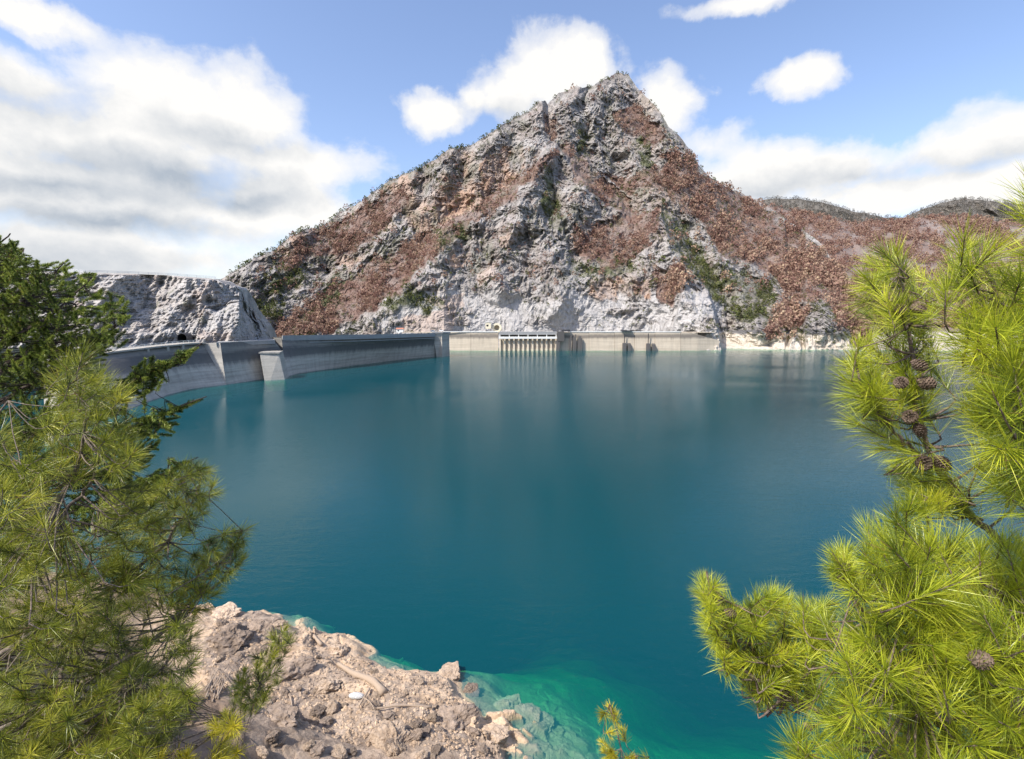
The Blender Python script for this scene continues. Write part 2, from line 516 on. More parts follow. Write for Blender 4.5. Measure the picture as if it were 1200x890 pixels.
def build_world():
    w = bpy.data.worlds.new('World'); S.world = w; w.use_nodes = True
    k = NT.__new__(NT); k.t = w.node_tree; k.t.nodes.clear()
    k.out = k.n('ShaderNodeOutputWorld')
    sky = k.n('ShaderNodeTexSky', sky_type='NISHITA', sun_disc=False)
    sky.sun_elevation = SUN_EL
    sky.sun_rotation = math.atan2(sdir[0], sdir[1])
    sky.altitude = 150; sky.air_density = 1.0; sky.dust_density = 1.6; sky.ozone_density = 2.2
    g = k.n('ShaderNodeTexCoord').outputs['Generated']
    xyz = k.n('ShaderNodeSeparateXYZ', i_0=g)
    az = k.math('ARCTAN2', xyz.outputs[0], xyz.outputs[1])
    el = k.math('ARCSINE', xyz.outputs[2])
    ae = k.n('ShaderNodeCombineXYZ', i_0=az, i_1=el).outputs[0]
    # billows: distort the direction a little before the cloud shapes are read
    nzc = k.n('ShaderNodeTexNoise', i_Vector=ae, i_Scale=7.0, i_Detail=7.0, i_Roughness=0.6)
    dv = k.n('ShaderNodeVectorMath', operation='SUBTRACT', i_0=nzc.outputs['Color'], i_1=(0.5, 0.5, 0.5)).outputs[0]
    dv = k.n('ShaderNodeVectorMath', operation='MULTIPLY', i_0=dv, i_1=(0.11, 0.085, 0)).outputs[0]
    aw = k.n('ShaderNodeVectorMath', operation='ADD', i_0=ae, i_1=dv).outputs[0]
    n1 = k.noise(k.n('ShaderNodeVectorMath', operation='MULTIPLY', i_0=ae, i_1=(1, 1.3, 1)).outputs[0], 7.0, 9, 0.60, 0.15)

    def blob(vec, px, py, rx, ry, wgt=1.0):
        c = (px - 600) / F; d = (445 - py) / F
        v = np.array([c, CP + d * SP, -SP + d * CP]); v /= np.linalg.norm(v)
        a0, e0 = math.atan2(v[0], v[1]), math.asin(v[2])
        dist = math.sqrt(1 + c * c + d * d)
        sa, se = dist * F / rx / 1.0 * 0.80, dist * F / ry * 1.0
        t = k.n('ShaderNodeVectorMath', operation='MULTIPLY_ADD', i_0=vec, i_1=(sa, se, 0), i_2=(-a0 * sa, -e0 * se, 0)).outputs[0]
        ln = k.n('ShaderNodeVectorMath', operation='LENGTH', i_0=t).outputs['Value']
        return k.math('MULTIPLY', k.math('SUBTRACT', 1.0, ln), wgt)

    def union(vec, L):
        r = None
        for b in L:
            v = blob(vec, *b)
            if r is None: r = v
            else:
                nd = k.n('ShaderNodeMath', operation='SMOOTH_MAX', i_0=r, i_1=v, i_2=0.25); r = nd.outputs[0]
        return r
    shapes = [(30, 12, 80, 30), (-20, 75, 90, 48), (50, 150, 120, 62), (225, 138, 130, 84), (290, 128, 72, 66), (350, 192, 104, 46), (150, 175, 130, 70),
              (120, 230, 260, 75), (330, 235, 85, 55), (60, 290, 260, 50), (-150, 150, 220, 200),
              (556, 116, 24, 34, .8), (520, 132, 48, 32), (650, 85, 92, 58), (600, 110, 52, 48), (690, 72, 48, 44), (785, 118, 46, 46),
              (933, 93, 45, 34), (830, 175, 60, 40, .55), (900, 210, 130, 48), (985, 195, 75, 42), (820, 235, 90, 40),
              (1140, 165, 120, 45), (1220, 150, 110, 60), (1080, 225, 160, 40), (1240, 220, 160, 60),
              (870, -2, 95, 18, .7), (835, 112, 30, 16, .4),
              (1500, 100, 260, 160), (-420, 260, 300, 120), (460, 270, 70, 30, .5)]
    den = union(aw, shapes)
    den = k.math('ADD', den, k.math('SUBTRACT', k.math('MULTIPLY', k.math('SUBTRACT', n1, 0.5), 1.25), 0.10))
    cov = k.ramp(den, [(0.0, 0.0), (0.07, 0.12), (0.2, 0.55), (0.48, 1.0)])
    cov = k.n('ShaderNodeSeparateColor', i_0=cov).outputs[0]
    shade = union(aw, [(190, 205, 170, 34), (290, 232, 90, 22), (60, 215, 150, 26), (130, 258, 150, 22), (20, 300, 200, 40, .8), (270, 165, 80, 24, .7),
                       (1010, 205, 120, 20, .6), (1150, 190, 110, 16, .6), (900, 225, 90, 20, .6), (20, 110, 90, 40, .5),
                       (600, 138, 50, 20, .4)])
    n1b = k.noise(k.n('ShaderNodeVectorMath', operation='MULTIPLY_ADD', i_0=ae, i_1=(1, 1.3, 1), i_2=(-0.02, 0.035, 0)).outputs[0], 7.0, 9, 0.60, 0.15)
    shade = k.math('ADD', shade, k.math('MULTIPLY', k.math('SUBTRACT', n1b, n1), 1.2))
    shade = k.math('ADD', k.math('MULTIPLY', shade, 0.72), 0.06)
    sh = k.n('ShaderNodeSeparateColor', i_0=k.ramp(shade, [(0.0, 0.0), (0.75, 1.0)])).outputs[0]
    ccol = k.mix(sh, (1.0, 0.985, 0.96), (0.46, 0.52, 0.60))
    b1 = k.n('ShaderNodeBackground', i_Strength=0.15)
    tint = k.mix(1.0, sky.outputs[0], (1.10, 1.04, 1.07), 'MULTIPLY')
    k.l(tint, b1.inputs[0])
    b2 = k.n('ShaderNodeBackground', i_Strength=0.66); k.l(ccol, b2.inputs[0])
    mx = k.n('ShaderNodeMixShader', i_0=cov)
    k.l(b1.outputs[0], mx.inputs[1]); k.l(b2.outputs[0], mx.inputs[2])
    k.l(mx.outputs[0], k.out.inputs[0])
    try:
        w.cycles.sampling_method = 'MANUAL'; w.cycles.sample_map_resolution = 512
    except Exception:
        pass


build_world()
sl = bpy.data.lights.new('sun', 'SUN'); sl.energy = 3.9; sl.angle = R(0.53); sl.color = (1.0, 0.945, 0.87)
so = bpy.data.objects.new('sun', sl); COL.objects.link(so)
from mathutils import Vector
so.rotation_euler = Vector(-sdir).to_track_quat('-Z', 'Y').to_euler()
so.location = (-60, -60, 120)
S.view_settings.view_transform = 'Standard'
S.view_settings.look = 'None'
S.view_settings.exposure = 0.64
S.view_settings.gamma = 1.0
S.cycles.use_denoising = True
S.cycles.use_light_tree = False
try:
    S.cycles.debug_use_spatial_splits = True
except Exception:
    pass
S.cycles.max_bounces = 5
S.cycles.diffuse_bounces = 2
S.cycles.glossy_bounces = 2
S.cycles.transparent_max_bounces = 8
S.cycles.transmission_bounces = 4
S.cycles.caustics_reflective = False
S.cycles.caustics_refractive = False
S.cycles.sample_clamp_indirect = 4.0

# ------------------------------------------------------------------ water and bed
W = np.array([(-2600, -60, 0), (2600, -60, 0), (2600, 2500, 0), (-2600, 2500, 0)], float)
tag(link('water', mesh_np('water', W, [(0, 1, 2, 3)]), M['water']), kind='structure')
B = W.copy(); B[:, 2] = -30
tag(link('lake_bed', mesh_np('lake_bed', B, [(0, 1, 2, 3)]), M['lake_bed']), kind='structure')


# ------------------------------------------------------------------ terrain seen across the lake
def grid_quads(nc, nr, keep=None):
    i = np.arange(nc * nr).reshape(nr, nc)
    q = np.stack([i[:-1, :-1], i[:-1, 1:], i[1:, 1:], i[1:, :-1]], -1).reshape(-1, 4)
    if keep is not None:
        q = q[keep.reshape(-1)]
    return q


def pl(pts):
    xs, ys = zip(*pts)
    return lambda x: np.interp(x, xs, ys)


def jumps(PX, PY, curves):
    """the ground steps back above each of these ridge lines; an open line fades out at its ends"""
    t = 0
    for xs_ys, amp, w, *op in curves:
        xs, ys = zip(*xs_ys)
        if op:
            fade = sstep(xs[0] - 10, xs[0] + 45, PX) * (1 - sstep(xs[-1] - 45, xs[-1] + 10, PX))
        else:
            xs = (xs[0] - 26,) + xs + (xs[-1] + 26,); ys = (450,) + ys + (450,); fade = 1
        cy = np.interp(PX, xs, ys)
        cy = cy + 7 * fbm(PX / 16 + amp, PY / 40, 0 * PX + w, 4) * sstep(398, 385, cy)
        t = t + amp * fade * sstep(-w, w, cy - PY)
    return t


def spines(PX, PY, lines):
    """ribs (positive) and gullies (negative) that run down a face"""
    t = 0
    jx = 7 * fbm(PX / 18, PY / 18, 0 * PX + 3, 4)
    for amp, w, L in lines:
        d = np.full(PX.shape, 1e9)
        for (x0, y0), (x1, y1) in zip(L[:-1], L[1:]):
            ax, ay = x1 - x0, y1 - y0
            q = np.clip(((PX + jx - x0) * ax + (PY - y0) * ay) / (ax * ax + ay * ay), 0, 1)
            d = np.minimum(d, np.hypot(PX + jx - x0 - q * ax, PY - y0 - q * ay))
        t = t + amp * np.maximum(0, 1 - d / w)
    return t


def masks_from(PX, PY, jit, polys):
    m = np.zeros(PX.shape)
    jx, jy = jit
    for p in polys:
        for k in range(3):
            m += inpoly(PX + jx * (0.6 + 0.4 * k), PY + jy * (0.6 + 0.4 * k), p) / 3.0
    return np.clip(m, 0, 1)


# --- main mountain
SKY = [(120, 398), (200, 362), (240, 338), (262, 325), (285, 309), (300, 299), (322, 291), (340, 276), (352, 271), (370, 270), (385, 262), (398, 249), (412, 246),
       (440, 226), (455, 214), (470, 208), (500, 190), (530, 176), (555, 167), (580, 152), (600, 140), (618, 131), (630, 121), (638, 119), (642, 124), (655, 109),
       (672, 103), (690, 101), (706, 96), (720, 89), (728, 86), (736, 88), (745, 101), (760, 116), (775, 131), (784, 146), (792, 156), (802, 169), (815, 186), (822, 198),
       (832, 206), (850, 219), (880, 235), (905, 247), (930, 261), (960, 284), (985, 316), (1000, 345), (1012, 380), (1020, 412)]
SPUR = [(430, 372), (470, 335), (500, 300), (520, 268), (560, 243), (600, 217), (625, 195), (640, 178), (651, 170), (668, 188), (690, 214), (715, 232), (740, 246), (775, 250), (800, 300), (830, 340)]
RUST = [[(395, 262), (440, 232), (475, 222), (478, 243), (440, 275), (420, 292), (385, 305), (352, 300), (340, 318), (325, 320), (345, 285)],
        [(322, 398), (325, 380), (375, 348), (430, 312), (480, 286), (515, 264), (560, 238), (600, 215), (640, 184), (652, 174), (655, 184), (640, 196), (610, 222), (575, 252), (545, 266), (530, 288), (500, 306), (480, 332), (450, 352), (430, 366), (410, 375), (390, 390)],
        [(652, 170), (668, 172), (690, 198), (720, 218), (742, 236), (735, 252), (715, 240), (690, 222), (668, 200)],
        [(672, 262), (690, 272), (712, 262), (720, 246), (772, 246), (768, 272), (748, 296), (730, 312), (700, 314), (678, 296)],
        [(766, 206), (800, 188), (830, 212), (880, 238), (930, 262), (960, 286), (1000, 345), (1014, 410), (985, 385), (965, 350), (945, 352), (925, 350), (912, 328), (880, 312), (850, 300), (835, 286), (820, 262), (800, 240), (770, 226)],
        [(716, 132), (745, 126), (768, 140), (778, 162), (760, 166), (735, 158)], [(637, 138), (652, 140), (658, 150), (648, 164), (637, 156)],
        [(766, 316), (800, 312), (802, 340), (784, 356), (770, 348)], [(905, 372), (925, 352), (945, 372), (930, 398), (895, 398)],
        [(700, 200), (740, 208), (770, 200), (770, 222), (735, 226)], [(775, 180), (800, 178), (815, 200), (790, 206)]]
GREEN = [[(352, 370), (372, 348), (395, 316), (412, 322), (390, 350), (372, 366)], [(772, 234), (800, 262), (824, 300), (846, 340), (838, 352), (815, 322), (792, 288), (776, 264)],
         [(636, 190), (650, 205), (660, 262), (650, 276), (636, 244)], [(452, 344), (482, 338), (522, 352), (520, 366), (470, 366), (450, 360)],
         [(664, 304), (690, 308), (738, 306), (740, 318), (700, 330), (668, 322)], [(828, 318), (870, 316), (905, 340), (908, 372), (870, 380), (845, 356)],
         [(505, 268), (540, 262), (548, 280), (505, 296)], [(325, 316), (352, 318), (350, 334), (312, 346)], [(300, 352), (335, 352), (330, 376), (306, 372)], [(670, 140), (684, 145), (690, 185), (676, 180)], [(746, 160), (764, 165), (766, 200), (752, 200)]]
WARM = [[(300, 300), (440, 226), (500, 190), (600, 142), (614, 205), (560, 242), (500, 285), (430, 300), (340, 330)]]
OCHRE = [[(560, 196), (598, 168), (602, 212), (574, 236), (562, 218)], [(500, 242), (560, 214), (552, 250), (520, 264)], [(586, 278), (602, 276), (598, 292), (588, 290)], [(500, 262), (525, 262), (510, 275)],
         [(524, 300), (545, 296), (545, 312), (525, 312)], [(742, 330), (766, 326), (760, 348), (742, 346)], [(700, 320), (728, 330), (726, 350), (690, 348)]]
BEIGE = [[(498, 352), (545, 343), (545, 360), (520, 366)], [(470, 372), (535, 362), (530, 390), (470, 390)], [(558, 322), (580, 310), (580, 322), (562, 338)]]


def build_mountain():
    nc, nr, nb = 1080, 470, 26
    px = np.linspace(150, 1020, nc)
    sky = pl(SKY)(px)
    hz = px * 0
    # craggy skyline
    sky = sky + 3.2 * fbm(px * 0.055, hz + 2.2, hz, 5, 0.62) * sstep(150, 300, px)
    base = np.full(nc, 416.0)
    t = np.linspace(0, 1, nr)[:, None]
    PX = np.broadcast_to(px, (nr, nc)).copy()
    PY = base + (sky - base) * t
    u = PX / 100.0; v = PY / 100.0
    jit = (6 * fbm(u * 8, v * 8, 0 * u + 1, 3), 6 * fbm(u * 8, v * 8, 0 * u + 7, 3))
    rust = masks_from(PX, PY, jit, RUST)
    green = masks_from(PX, PY, jit, GREEN)
    ochre = masks_from(PX, PY, jit, OCHRE)
    beige = masks_from(PX, PY, (jit[0] * .4, jit[1] * .4), BEIGE)
    # depth: steep cliffs in rock, gentler under the woods, jumps behind the spurs
    rate = 0.80 + 0.75 * rust + 0.5 * green + 0.25 * fbm(u * 3, v * 3, 0 * u + 3, 3)
    rate *= np.where(PY > 392, np.where(PX > 820, .36, 1.5), 1.0)
    lj = fbm(PX / 14, PY / 14, 0 * PX + 21, 4)
    low = sstep(330, 352, PY + 13 * lj) * sstep(430, 470, PX + 22 * lj) * (1 - sstep(822, 852, PX + 26 * lj))
    low = low * (1 - .6 * sstep(.15, .6, fbm(PX / 30 + 3, PY / 14, 0 * PX + 2, 4)))
    rate = rate * (1 - 0.45 * low)
    rate *= 1 + 0.9 * sstep(780, 900, PX)
    rate = np.clip(rate, 0.22, 4)
    kern = np.hanning(121); kern /= kern.sum()
    rate = np.apply_along_axis(lambda r_: np.convolve(np.pad(r_, 60, mode='edge'), kern, mode='valid'), 1, rate)
    dpy = np.abs(np.gradient(PY, axis=0))
    ysh = 545 + 20 * sstep(820, 1000, px) - 40 * (1 - sstep(300, 520, px))
    back = pl([(150, 0), (520, 0), (540, 26), (815, 26), (845, 0), (1020, 0)])(px)
    Y = ysh + np.cumsum(rate * dpy, axis=0) + back * sstep(412, 400, PY)
    steps = [(SPUR, 48, 5), ([(800, 332), (828, 298), (850, 300), (872, 308), (905, 328), (918, 355), (935, 396)], 26, 5),
                        ([(930, 392), (948, 356), (968, 345), (985, 362), (1002, 396)], 20, 4),
                        ([(262, 348), (300, 312), (322, 306), (332, 330), (420, 312), (455, 268), (480, 262), (505, 300)], 20, 5, 1),
                        ([(290, 352), (330, 342), (372, 334), (400, 322), (420, 340)], 12, 4, 1),
                        ([(626, 128), (640, 150), (652, 128), (672, 112), (684, 150), (700, 172)], 16, 5, 1),
                        ([(690, 262), (720, 248), (770, 244), (792, 262)], 14, 4, 1),
                        ([(560, 300), (600, 250), (635, 225), (655, 250), (668, 300), (690, 310)], 12, 5, 1),
                        ([(460, 350), (490, 335), (530, 316), (580, 318), (640, 332), (700, 318), (760, 312), (800, 345)], 14, 4, 1)]
    Y += jumps(PX, PY, steps) - jumps(PX, 0 * PY + 412, steps) * sstep(826, 940, PX)
    Y -= spines(PX, PY, [(26, 26, [(640, 180), (618, 225), (596, 280), (585, 335)]), (20, 24, [(690, 216), (668, 262), (648, 310), (655, 360)]), (24, 26, [(770, 244), (784, 290), (800, 345), (826, 395)]),
                         (18, 22, [(728, 88), (722, 130), (740, 190), (760, 236)]), (14, 16, [(672, 104), (668, 150), (674, 190)]), (15, 16, [(632, 122), (628, 160), (612, 200)]), (14, 16, [(580, 154), (568, 190), (548, 228)]),
                         (14, 16, [(530, 178), (520, 215), (500, 250)]), (13, 15, [(484, 200), (476, 232), (452, 262)]), (13, 16, [(430, 234), (420, 262), (396, 290)]), (13, 16, [(352, 272), (342, 300), (318, 338)]),
                         (16, 20, [(850, 300), (866, 340), (890, 392)]), (12, 16, [(955, 350), (968, 392)]), (16, 30, [(830, 208), (850, 250), (870, 290)]), (15, 30, [(900, 250), (925, 300), (935, 345)]), (14, 20, [(520, 285), (505, 320), (470, 345)]),
                         (-20, 18, [(655, 186), (644, 220), (652, 270), (668, 300)]), (-18, 13, [(688, 108), (684, 145), (694, 182)]), (-14, 16, [(745, 252), (730, 290), (735, 320)]), (-14, 10, [(640, 118), (646, 165)]),
                         (-20, 16, [(772, 236), (800, 266), (846, 345), (850, 390)]), (-10, 12, [(604, 142), (598, 190)]), (-10, 11, [(556, 168), (536, 210)]), (-10, 12, [(505, 190), (492, 226)]), (-10, 12, [(760, 130), (770, 190)]), (-9, 10, [(705, 110), (712, 160), (722, 200)])])
    X = Y * (PX - 600) / F
    Z = CH + Y * (378 - PY) / F
    # crags: the noise is read in world coordinates, stretched down the fall line
    soft = 1 - 0.72 * np.clip(rust * 0.9 + green * 0.4, 0, 1)
    slab = (1 - 0.64 * low) * (1 - 0.6 * sstep(390, 397, PY))
    wx_ = 7 * fbm(X / 30, Y / 60, Z / 30, 3); wz_ = 7 * fbm(X / 30 + 40, Y / 60, Z / 30, 3)
    Xw, Zw = X + wx_, Z + wz_
    lean = Xw + 0.30 * Zw
    big = ridged(lean / 70, Y / 300, Zw / 120, 3, 0.5)
    med = ridged(lean / 22, Y / 90, Zw / 36, 4, 0.6)
    fine = ridged(Xw / 7.5 + 3, Y / 30, Zw / 10, 4, 0.65)
    diag = ridged((Xw - 0.8 * Zw) / 26, Y / 90, (Zw + .8 * Xw) / 70 + 9, 3, 0.6)
    blk = np.abs(vnoise(Xw / 11, Y / 60, Zw / 9)) + 0.6 * np.abs(vnoise(X / 5, Y / 30, Z / 4.2))
    edge = sstep(0, 0.05, 1 - t)
    crag = 0.55 + 0.9 * sstep(-.3, .5, fbm(X / 80, Y / 80, Z / 80, 3))
    Y = Y - edge * (6.5 * (big - 0.5) + (4.6 * (med - 0.4) * crag + 4.0 * (diag - .4) * crag + 3.3 * (fine - 0.4) + 2.6 * blk) * slab) * (0.3 + 0.7 * soft)
    P = at(PX, PY, Y)
    # far side of the ridge
    last = P[-1]
    rows = [P]
    for i in range(1, nb + 1):
        s = (i / nb)
        q = last.copy()
        q[:, 1] += 9 * i + 1.2 * i * i
        q[:, 2] -= (last[:, 2] + 12) * (s ** 1.15) + 3 * fbm(px * 0.06, hz + i * .4, hz + 4, 3) * (1 - s)
        q[:, 2] = np.maximum(q[:, 2], -12)
        rows.append(q[None])
    P = np.concatenate(rows, 0)
    Z = P[:nr, :, 2]
    n = vnoise(P[:nr, :, 0] / 9, P[:nr, :, 1] / 9, Z / 9)
    ring = sstep(19.5, 16.5, Z + 2.2 * n) * sstep(800, 850, PX)
    darkband = sstep(16, 17.5, Z + 2.5 * n) * sstep(23.5, 20, Z + 2 * n) * sstep(830, 870, PX) * 0.75
    varn = fbm(P[:nr, :, 0] / 45, P[:nr, :, 1] / 45, Z / 45, 4)
    pale = np.clip(low * 0.95 + 0.55 * sstep(0.25, 0.7, varn), 0, 1) * (1 - rust)
    patch = sstep(-0.15, 0.35, fbm(P[:nr, :, 0] / 14, P[:nr, :, 1] / 20, Z / 14, 4))
    up = sstep(0.1, 0.6, fbm(P[:nr, :, 0] / 20 + 5, P[:nr, :, 1] / 30, Z / 26, 4))
    litter = np.clip(rust * (0.65 + 0.35 * patch) + 0.30 * up * (1 - low), 0, 1)
    moss = np.clip(green * (0.3 + 0.6 * patch) + 0.35 * sstep(0.2, 0.7, fbm(P[:nr, :, 0] / 16 + 9, P[:nr, :, 1] / 30, Z / 30, 4)) * (1 - low) * (PY < 330), 0, 1)
    ochre = np.clip(ochre * (0.5 + 0.5 * patch) + beige * 0.5 + .75 * masks_from(PX, PY, (2 * jit[0], 2 * jit[1]), WARM) * sstep(-.2, .5, fbm(PX / 26, PY / 26, 0 * PX + 31, 4)), 0, 1) * (1 - rust)

    def full(a, fill=0.0):
        return np.concatenate([a, np.full((nb, nc), fill)], 0)
    A = dict(pale=full(np.maximum(pale, beige)), ochre=full(ochre), litter=full(litter, .6), moss=full(moss), ring=full(ring), dark=full(darkband))
    me = mesh_np('mountain', P.reshape(-1, 3), grid_quads(nc, nr + nb), smooth=False, attrs=A)
    tag(link('mountain', me, M['rock']), kind='structure')
    return dict(P=P[:nr], PX=PX, PY=PY, rust=rust, green=green, low=low, t=np.broadcast_to(t, PX.shape))


MT = build_mountain()


# --- the hills on the right behind the mountain, and the dark ridges far off
def build_hill(name, sky_pts, x0, x1, base_py, Y0, Y1, nc, nr, mask_fn, amp, power=1.0):
    px = np.linspace(x0, x1, nc); hz = px * 0
    sky = pl(sky_pts)(px) + 1.6 * fbm(px * 0.05, hz, hz + 8, 4)
    t = np.linspace(0, 1, nr)[:, None]
    PX = np.broadcast_to(px, (nr, nc)).copy()
    PY = base_py + (sky - base_py) * t
    Y = Y0 + (Y1 - Y0) * t ** power + 0 * PX
    X = Y * (PX - 600) / F; Z = CH + Y * (378 - PY) / F
    Y = Y - sstep(0, .06, 1 - t) * amp * (ridged(X / 170 + 3, Y / 260, Z / 220, 3) - 0.5 + 0.35 * ridged(X / 50, Y / 80, Z / 60, 3))
    P = at(PX, PY, Y)
    last = P[-1]; rows = [P]; nb = 10
    for i in range(1, nb + 1):
        q = last.copy(); q[:, 1] += 40 * i; q[:, 2] -= (last[:, 2] + 12) * (i / nb) ** 1.2
        rows.append(q[None])
    P = np.concatenate(rows, 0)
    mk = mask_fn(PX, PY, P[:nr])
    A = {k: np.concatenate([mk.get(k, np.zeros(PX.shape)), np.full((nb, nc), 0.5 if k == 'litter' else 0.)], 0)
         for k in ('pale', 'ochre', 'litter', 'moss', 'ring', 'dark')}
    me = mesh_np(name, P.reshape(-1, 3), grid_quads(nc, nr + nb), attrs=A)
    tag(link(name, me, M['hill_rock']), kind='structure')
    return dict(P=P[:nr], PX=PX, PY=PY, **mk)


def hill_mask(PX, PY, P):
    n = fbm(P[..., 0] / 60, P[..., 1] / 60, P[..., 2] / 60, 4)
    rockp = masks_from(PX, PY, (4 * n, 3 * n), [[(1078, 262), (1100, 260), (1104, 268), (1082, 269)], [(1180, 268), (1205, 266), (1205, 282), (1188, 282)], [(1096, 268), (1106, 268), (1104, 280), (1098, 280)]])
    ring = sstep(19, 16, P[..., 2])
    return dict(pale=.35 * rockp * sstep(-0.1, 0.3, n), litter=(1 - .35 * rockp) * (1 - ring) * (0.75 + 0.25 * n), ring=ring, rust=(1 - .75 * rockp) * (P[..., 2] > 22))


HL = build_hill('hill', [(820, 262), (870, 246), (900, 242), (960, 256), (1000, 262), (1040, 262), (1080, 254), (1130, 256), (1200, 262), (1300, 285), (1420, 330), (1560, 372)],
                820, 1560, 415, 560, 1700, 420, 180, hill_mask, 22, 1.25)
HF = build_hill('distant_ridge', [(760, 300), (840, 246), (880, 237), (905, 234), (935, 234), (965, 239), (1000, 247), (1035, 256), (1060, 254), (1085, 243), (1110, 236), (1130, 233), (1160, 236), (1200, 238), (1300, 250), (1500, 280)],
                760, 1500, 330, 1900, 2500, 300, 60, lambda a, b, c: dict(litter=0 * a + .5, moss=0 * a + .4, dark=0 * a + .3, rust=0.15 + sstep(300, 250, b)), 40)  # the dark mask tints the ridge ground for cloud shadow


# --- the cut rock beside the dam, with the road bench on top
def build_knob():
    nc, nr, nb = 520, 240, 14
    px = np.linspace(-140, 322, nc); hz = px * 0
    sky = pl([(-140, 316), (60, 319), (115, 320), (150, 321), (200, 323), (252, 327), (266, 331), (280, 341), (292, 354), (303, 370), (312, 386), (322, 404)])(px)
    sky = sky + 3.5 * fbm(px * 0.11, hz, hz, 5, .6) * sstep(250, 275, px) * sstep(322, 312, px)
    t = np.linspace(0, 1, nr)[:, None]
    PX = np.broadcast_to(px, (nr, nc)).copy(); PY = 409 + (sky - 409) * t
    Yb = pl([(-140, 200), (100, 224), (180, 248), (236, 261), (262, 266), (280, 271), (292, 288), (322, 345)])(px)
    Y = Yb + 16 * t + 0.12 * (409 - PY)
    Y += jumps(PX, PY, [([(240, 365), (262, 358), (280, 354), (300, 372), (330, 395)], 9, 4)])
    X = Y * (PX - 600) / F; Z = CH + Y * (378 - PY) / F
    Y = Y - sstep(0, .02, 1 - t) * (6.0 * (ridged((X + .2 * Z) / 17, Y / 60, Z / 50, 4, .55) - .5) + 1.3 * ridged(X / 4.3, Y / 18, Z / 7, 4, .6) + 1.5 * np.abs(vnoise(X / 5, Y / 20, Z / 4)) + 1.7 * ridged((X + .15 * Z) / 8, Y / 40, Z / 34, 3, .6) + 1.0 * ridged(X / 2.1, Y / 9, Z / 2.6, 3, .6) + 1.0 * np.abs(vnoise(X / 2.4, Y / 8, Z / 1.9)))
    tun = inpoly(PX, PY, [(213.5, 412), (213.5, 394.5), (215, 392), (217, 390.6), (220, 390.6), (222, 392), (223.5, 394.5), (223.5, 412)])
    P = at(PX, PY, Y)
    last = P[-1]; rows = [P]
    for i in range(1, nb + 1):
        q = last.copy(); q[:, 1] += 3.0 * i
        q[:, 0] -= 0.6 * i * sstep(240, 300, px)
        q[:, 2] -= (last[:, 2] + 5) * max(0, (i - 5) / (nb - 5)) ** 1.3
        rows.append(q[None])
    P = np.concatenate(rows, 0)
    n = fbm(P[:nr, :, 0] / 12, P[:nr, :, 1] / 12, P[:nr, :, 2] / 12, 4)
    f = lambda a: np.concatenate([a, np.zeros((nb, nc))], 0)
    A = dict(pale=f(np.clip(sstep(.15, .6, n) * .6 + inpoly(PX, PY, [(240, 400), (238, 372), (262, 356), (285, 366), (272, 385), (268, 402)]) * .8, 0, 1)),
             ochre=f(sstep(.3, .8, -n) * .35), litter=f(0 * n), moss=f(sstep(.35, .8, fbm(P[:nr, :, 0] / 9 + 4, P[:nr, :, 1] / 9, P[:nr, :, 2] / 15, 4)) * .6), ring=f(0 * n), dark=f(0 * n))
    keep = ~(tun[:-1, :-1] & tun[1:, 1:])
    keep = np.concatenate([keep, np.ones((nb, nc - 1), bool)], 0)
    me = mesh_np('rock_hill', P.reshape(-1, 3), grid_quads(nc, nr + nb, keep), attrs=A)
    tag(link('rock_hill', me, M['knob_rock']), kind='structure')
    return P[:nr], last


KN, KTOP = build_knob()


# ------------------------------------------------------------------ trees far off
def crown_mesh(seed, n, kind):
    """one far tree crown: many small leaf clumps filling a crown volume, unit height"""
    r = np.random.default_rng(seed)
    u = r.uniform(0, 1, n); th = r.uniform(0, 6.283, n)
    if kind == 'round':
        z = 0.25 + 0.75 * u; rad = 0.46 * np.sqrt(np.clip(1 - ((z - 0.58) / 0.45) ** 2, 0.02, 1))
    elif kind == 'cone':
        z = 0.10 + 0.90 * u; rad = 0.30 * (1.05 - z) ** 0.8 + 0.02
    else:
        z = 0.05 + 0.85 * u; rad = 0.62 * np.sqrt(np.clip(1 - (z / 0.95) ** 2, 0.05, 1))
    rr = rad * np.sqrt(r.uniform(0.25, 1, n)) * (1 + 0.22 * np.sin(3 * th + seed))
    c = np.stack([rr * np.cos(th), rr * np.sin(th), z], 1)
    s = r.uniform(0.07, 0.15, n) * (1.3 if kind == 'shrub' else 1)
    a = r.normal(size=(n, 3)); a /= np.linalg.norm(a, axis=1, keepdims=True)
    b = np.cross(a, r.normal(size=(n, 3))); b /= np.linalg.norm(b, axis=1, keepdims=True)
    a *= s[:, None]; b *= (s * r.uniform(.5, .9, n))[:, None]
    V = np.stack([c - a - .3 * b, c + .2 * a - b, c + a + .3 * b, c - .2 * a + b], 1).reshape(-1, 3)
    Q = np.arange(4 * n).reshape(n, 4)
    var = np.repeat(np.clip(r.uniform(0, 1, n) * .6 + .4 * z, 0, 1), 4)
    return V, Q, var


CR = {k: [crown_mesh(40 + i + 10 * j, n, k) for i in range(5)] for j, (k, n) in enumerate((('round', 34), ('cone', 34), ('shrub', 26)))}


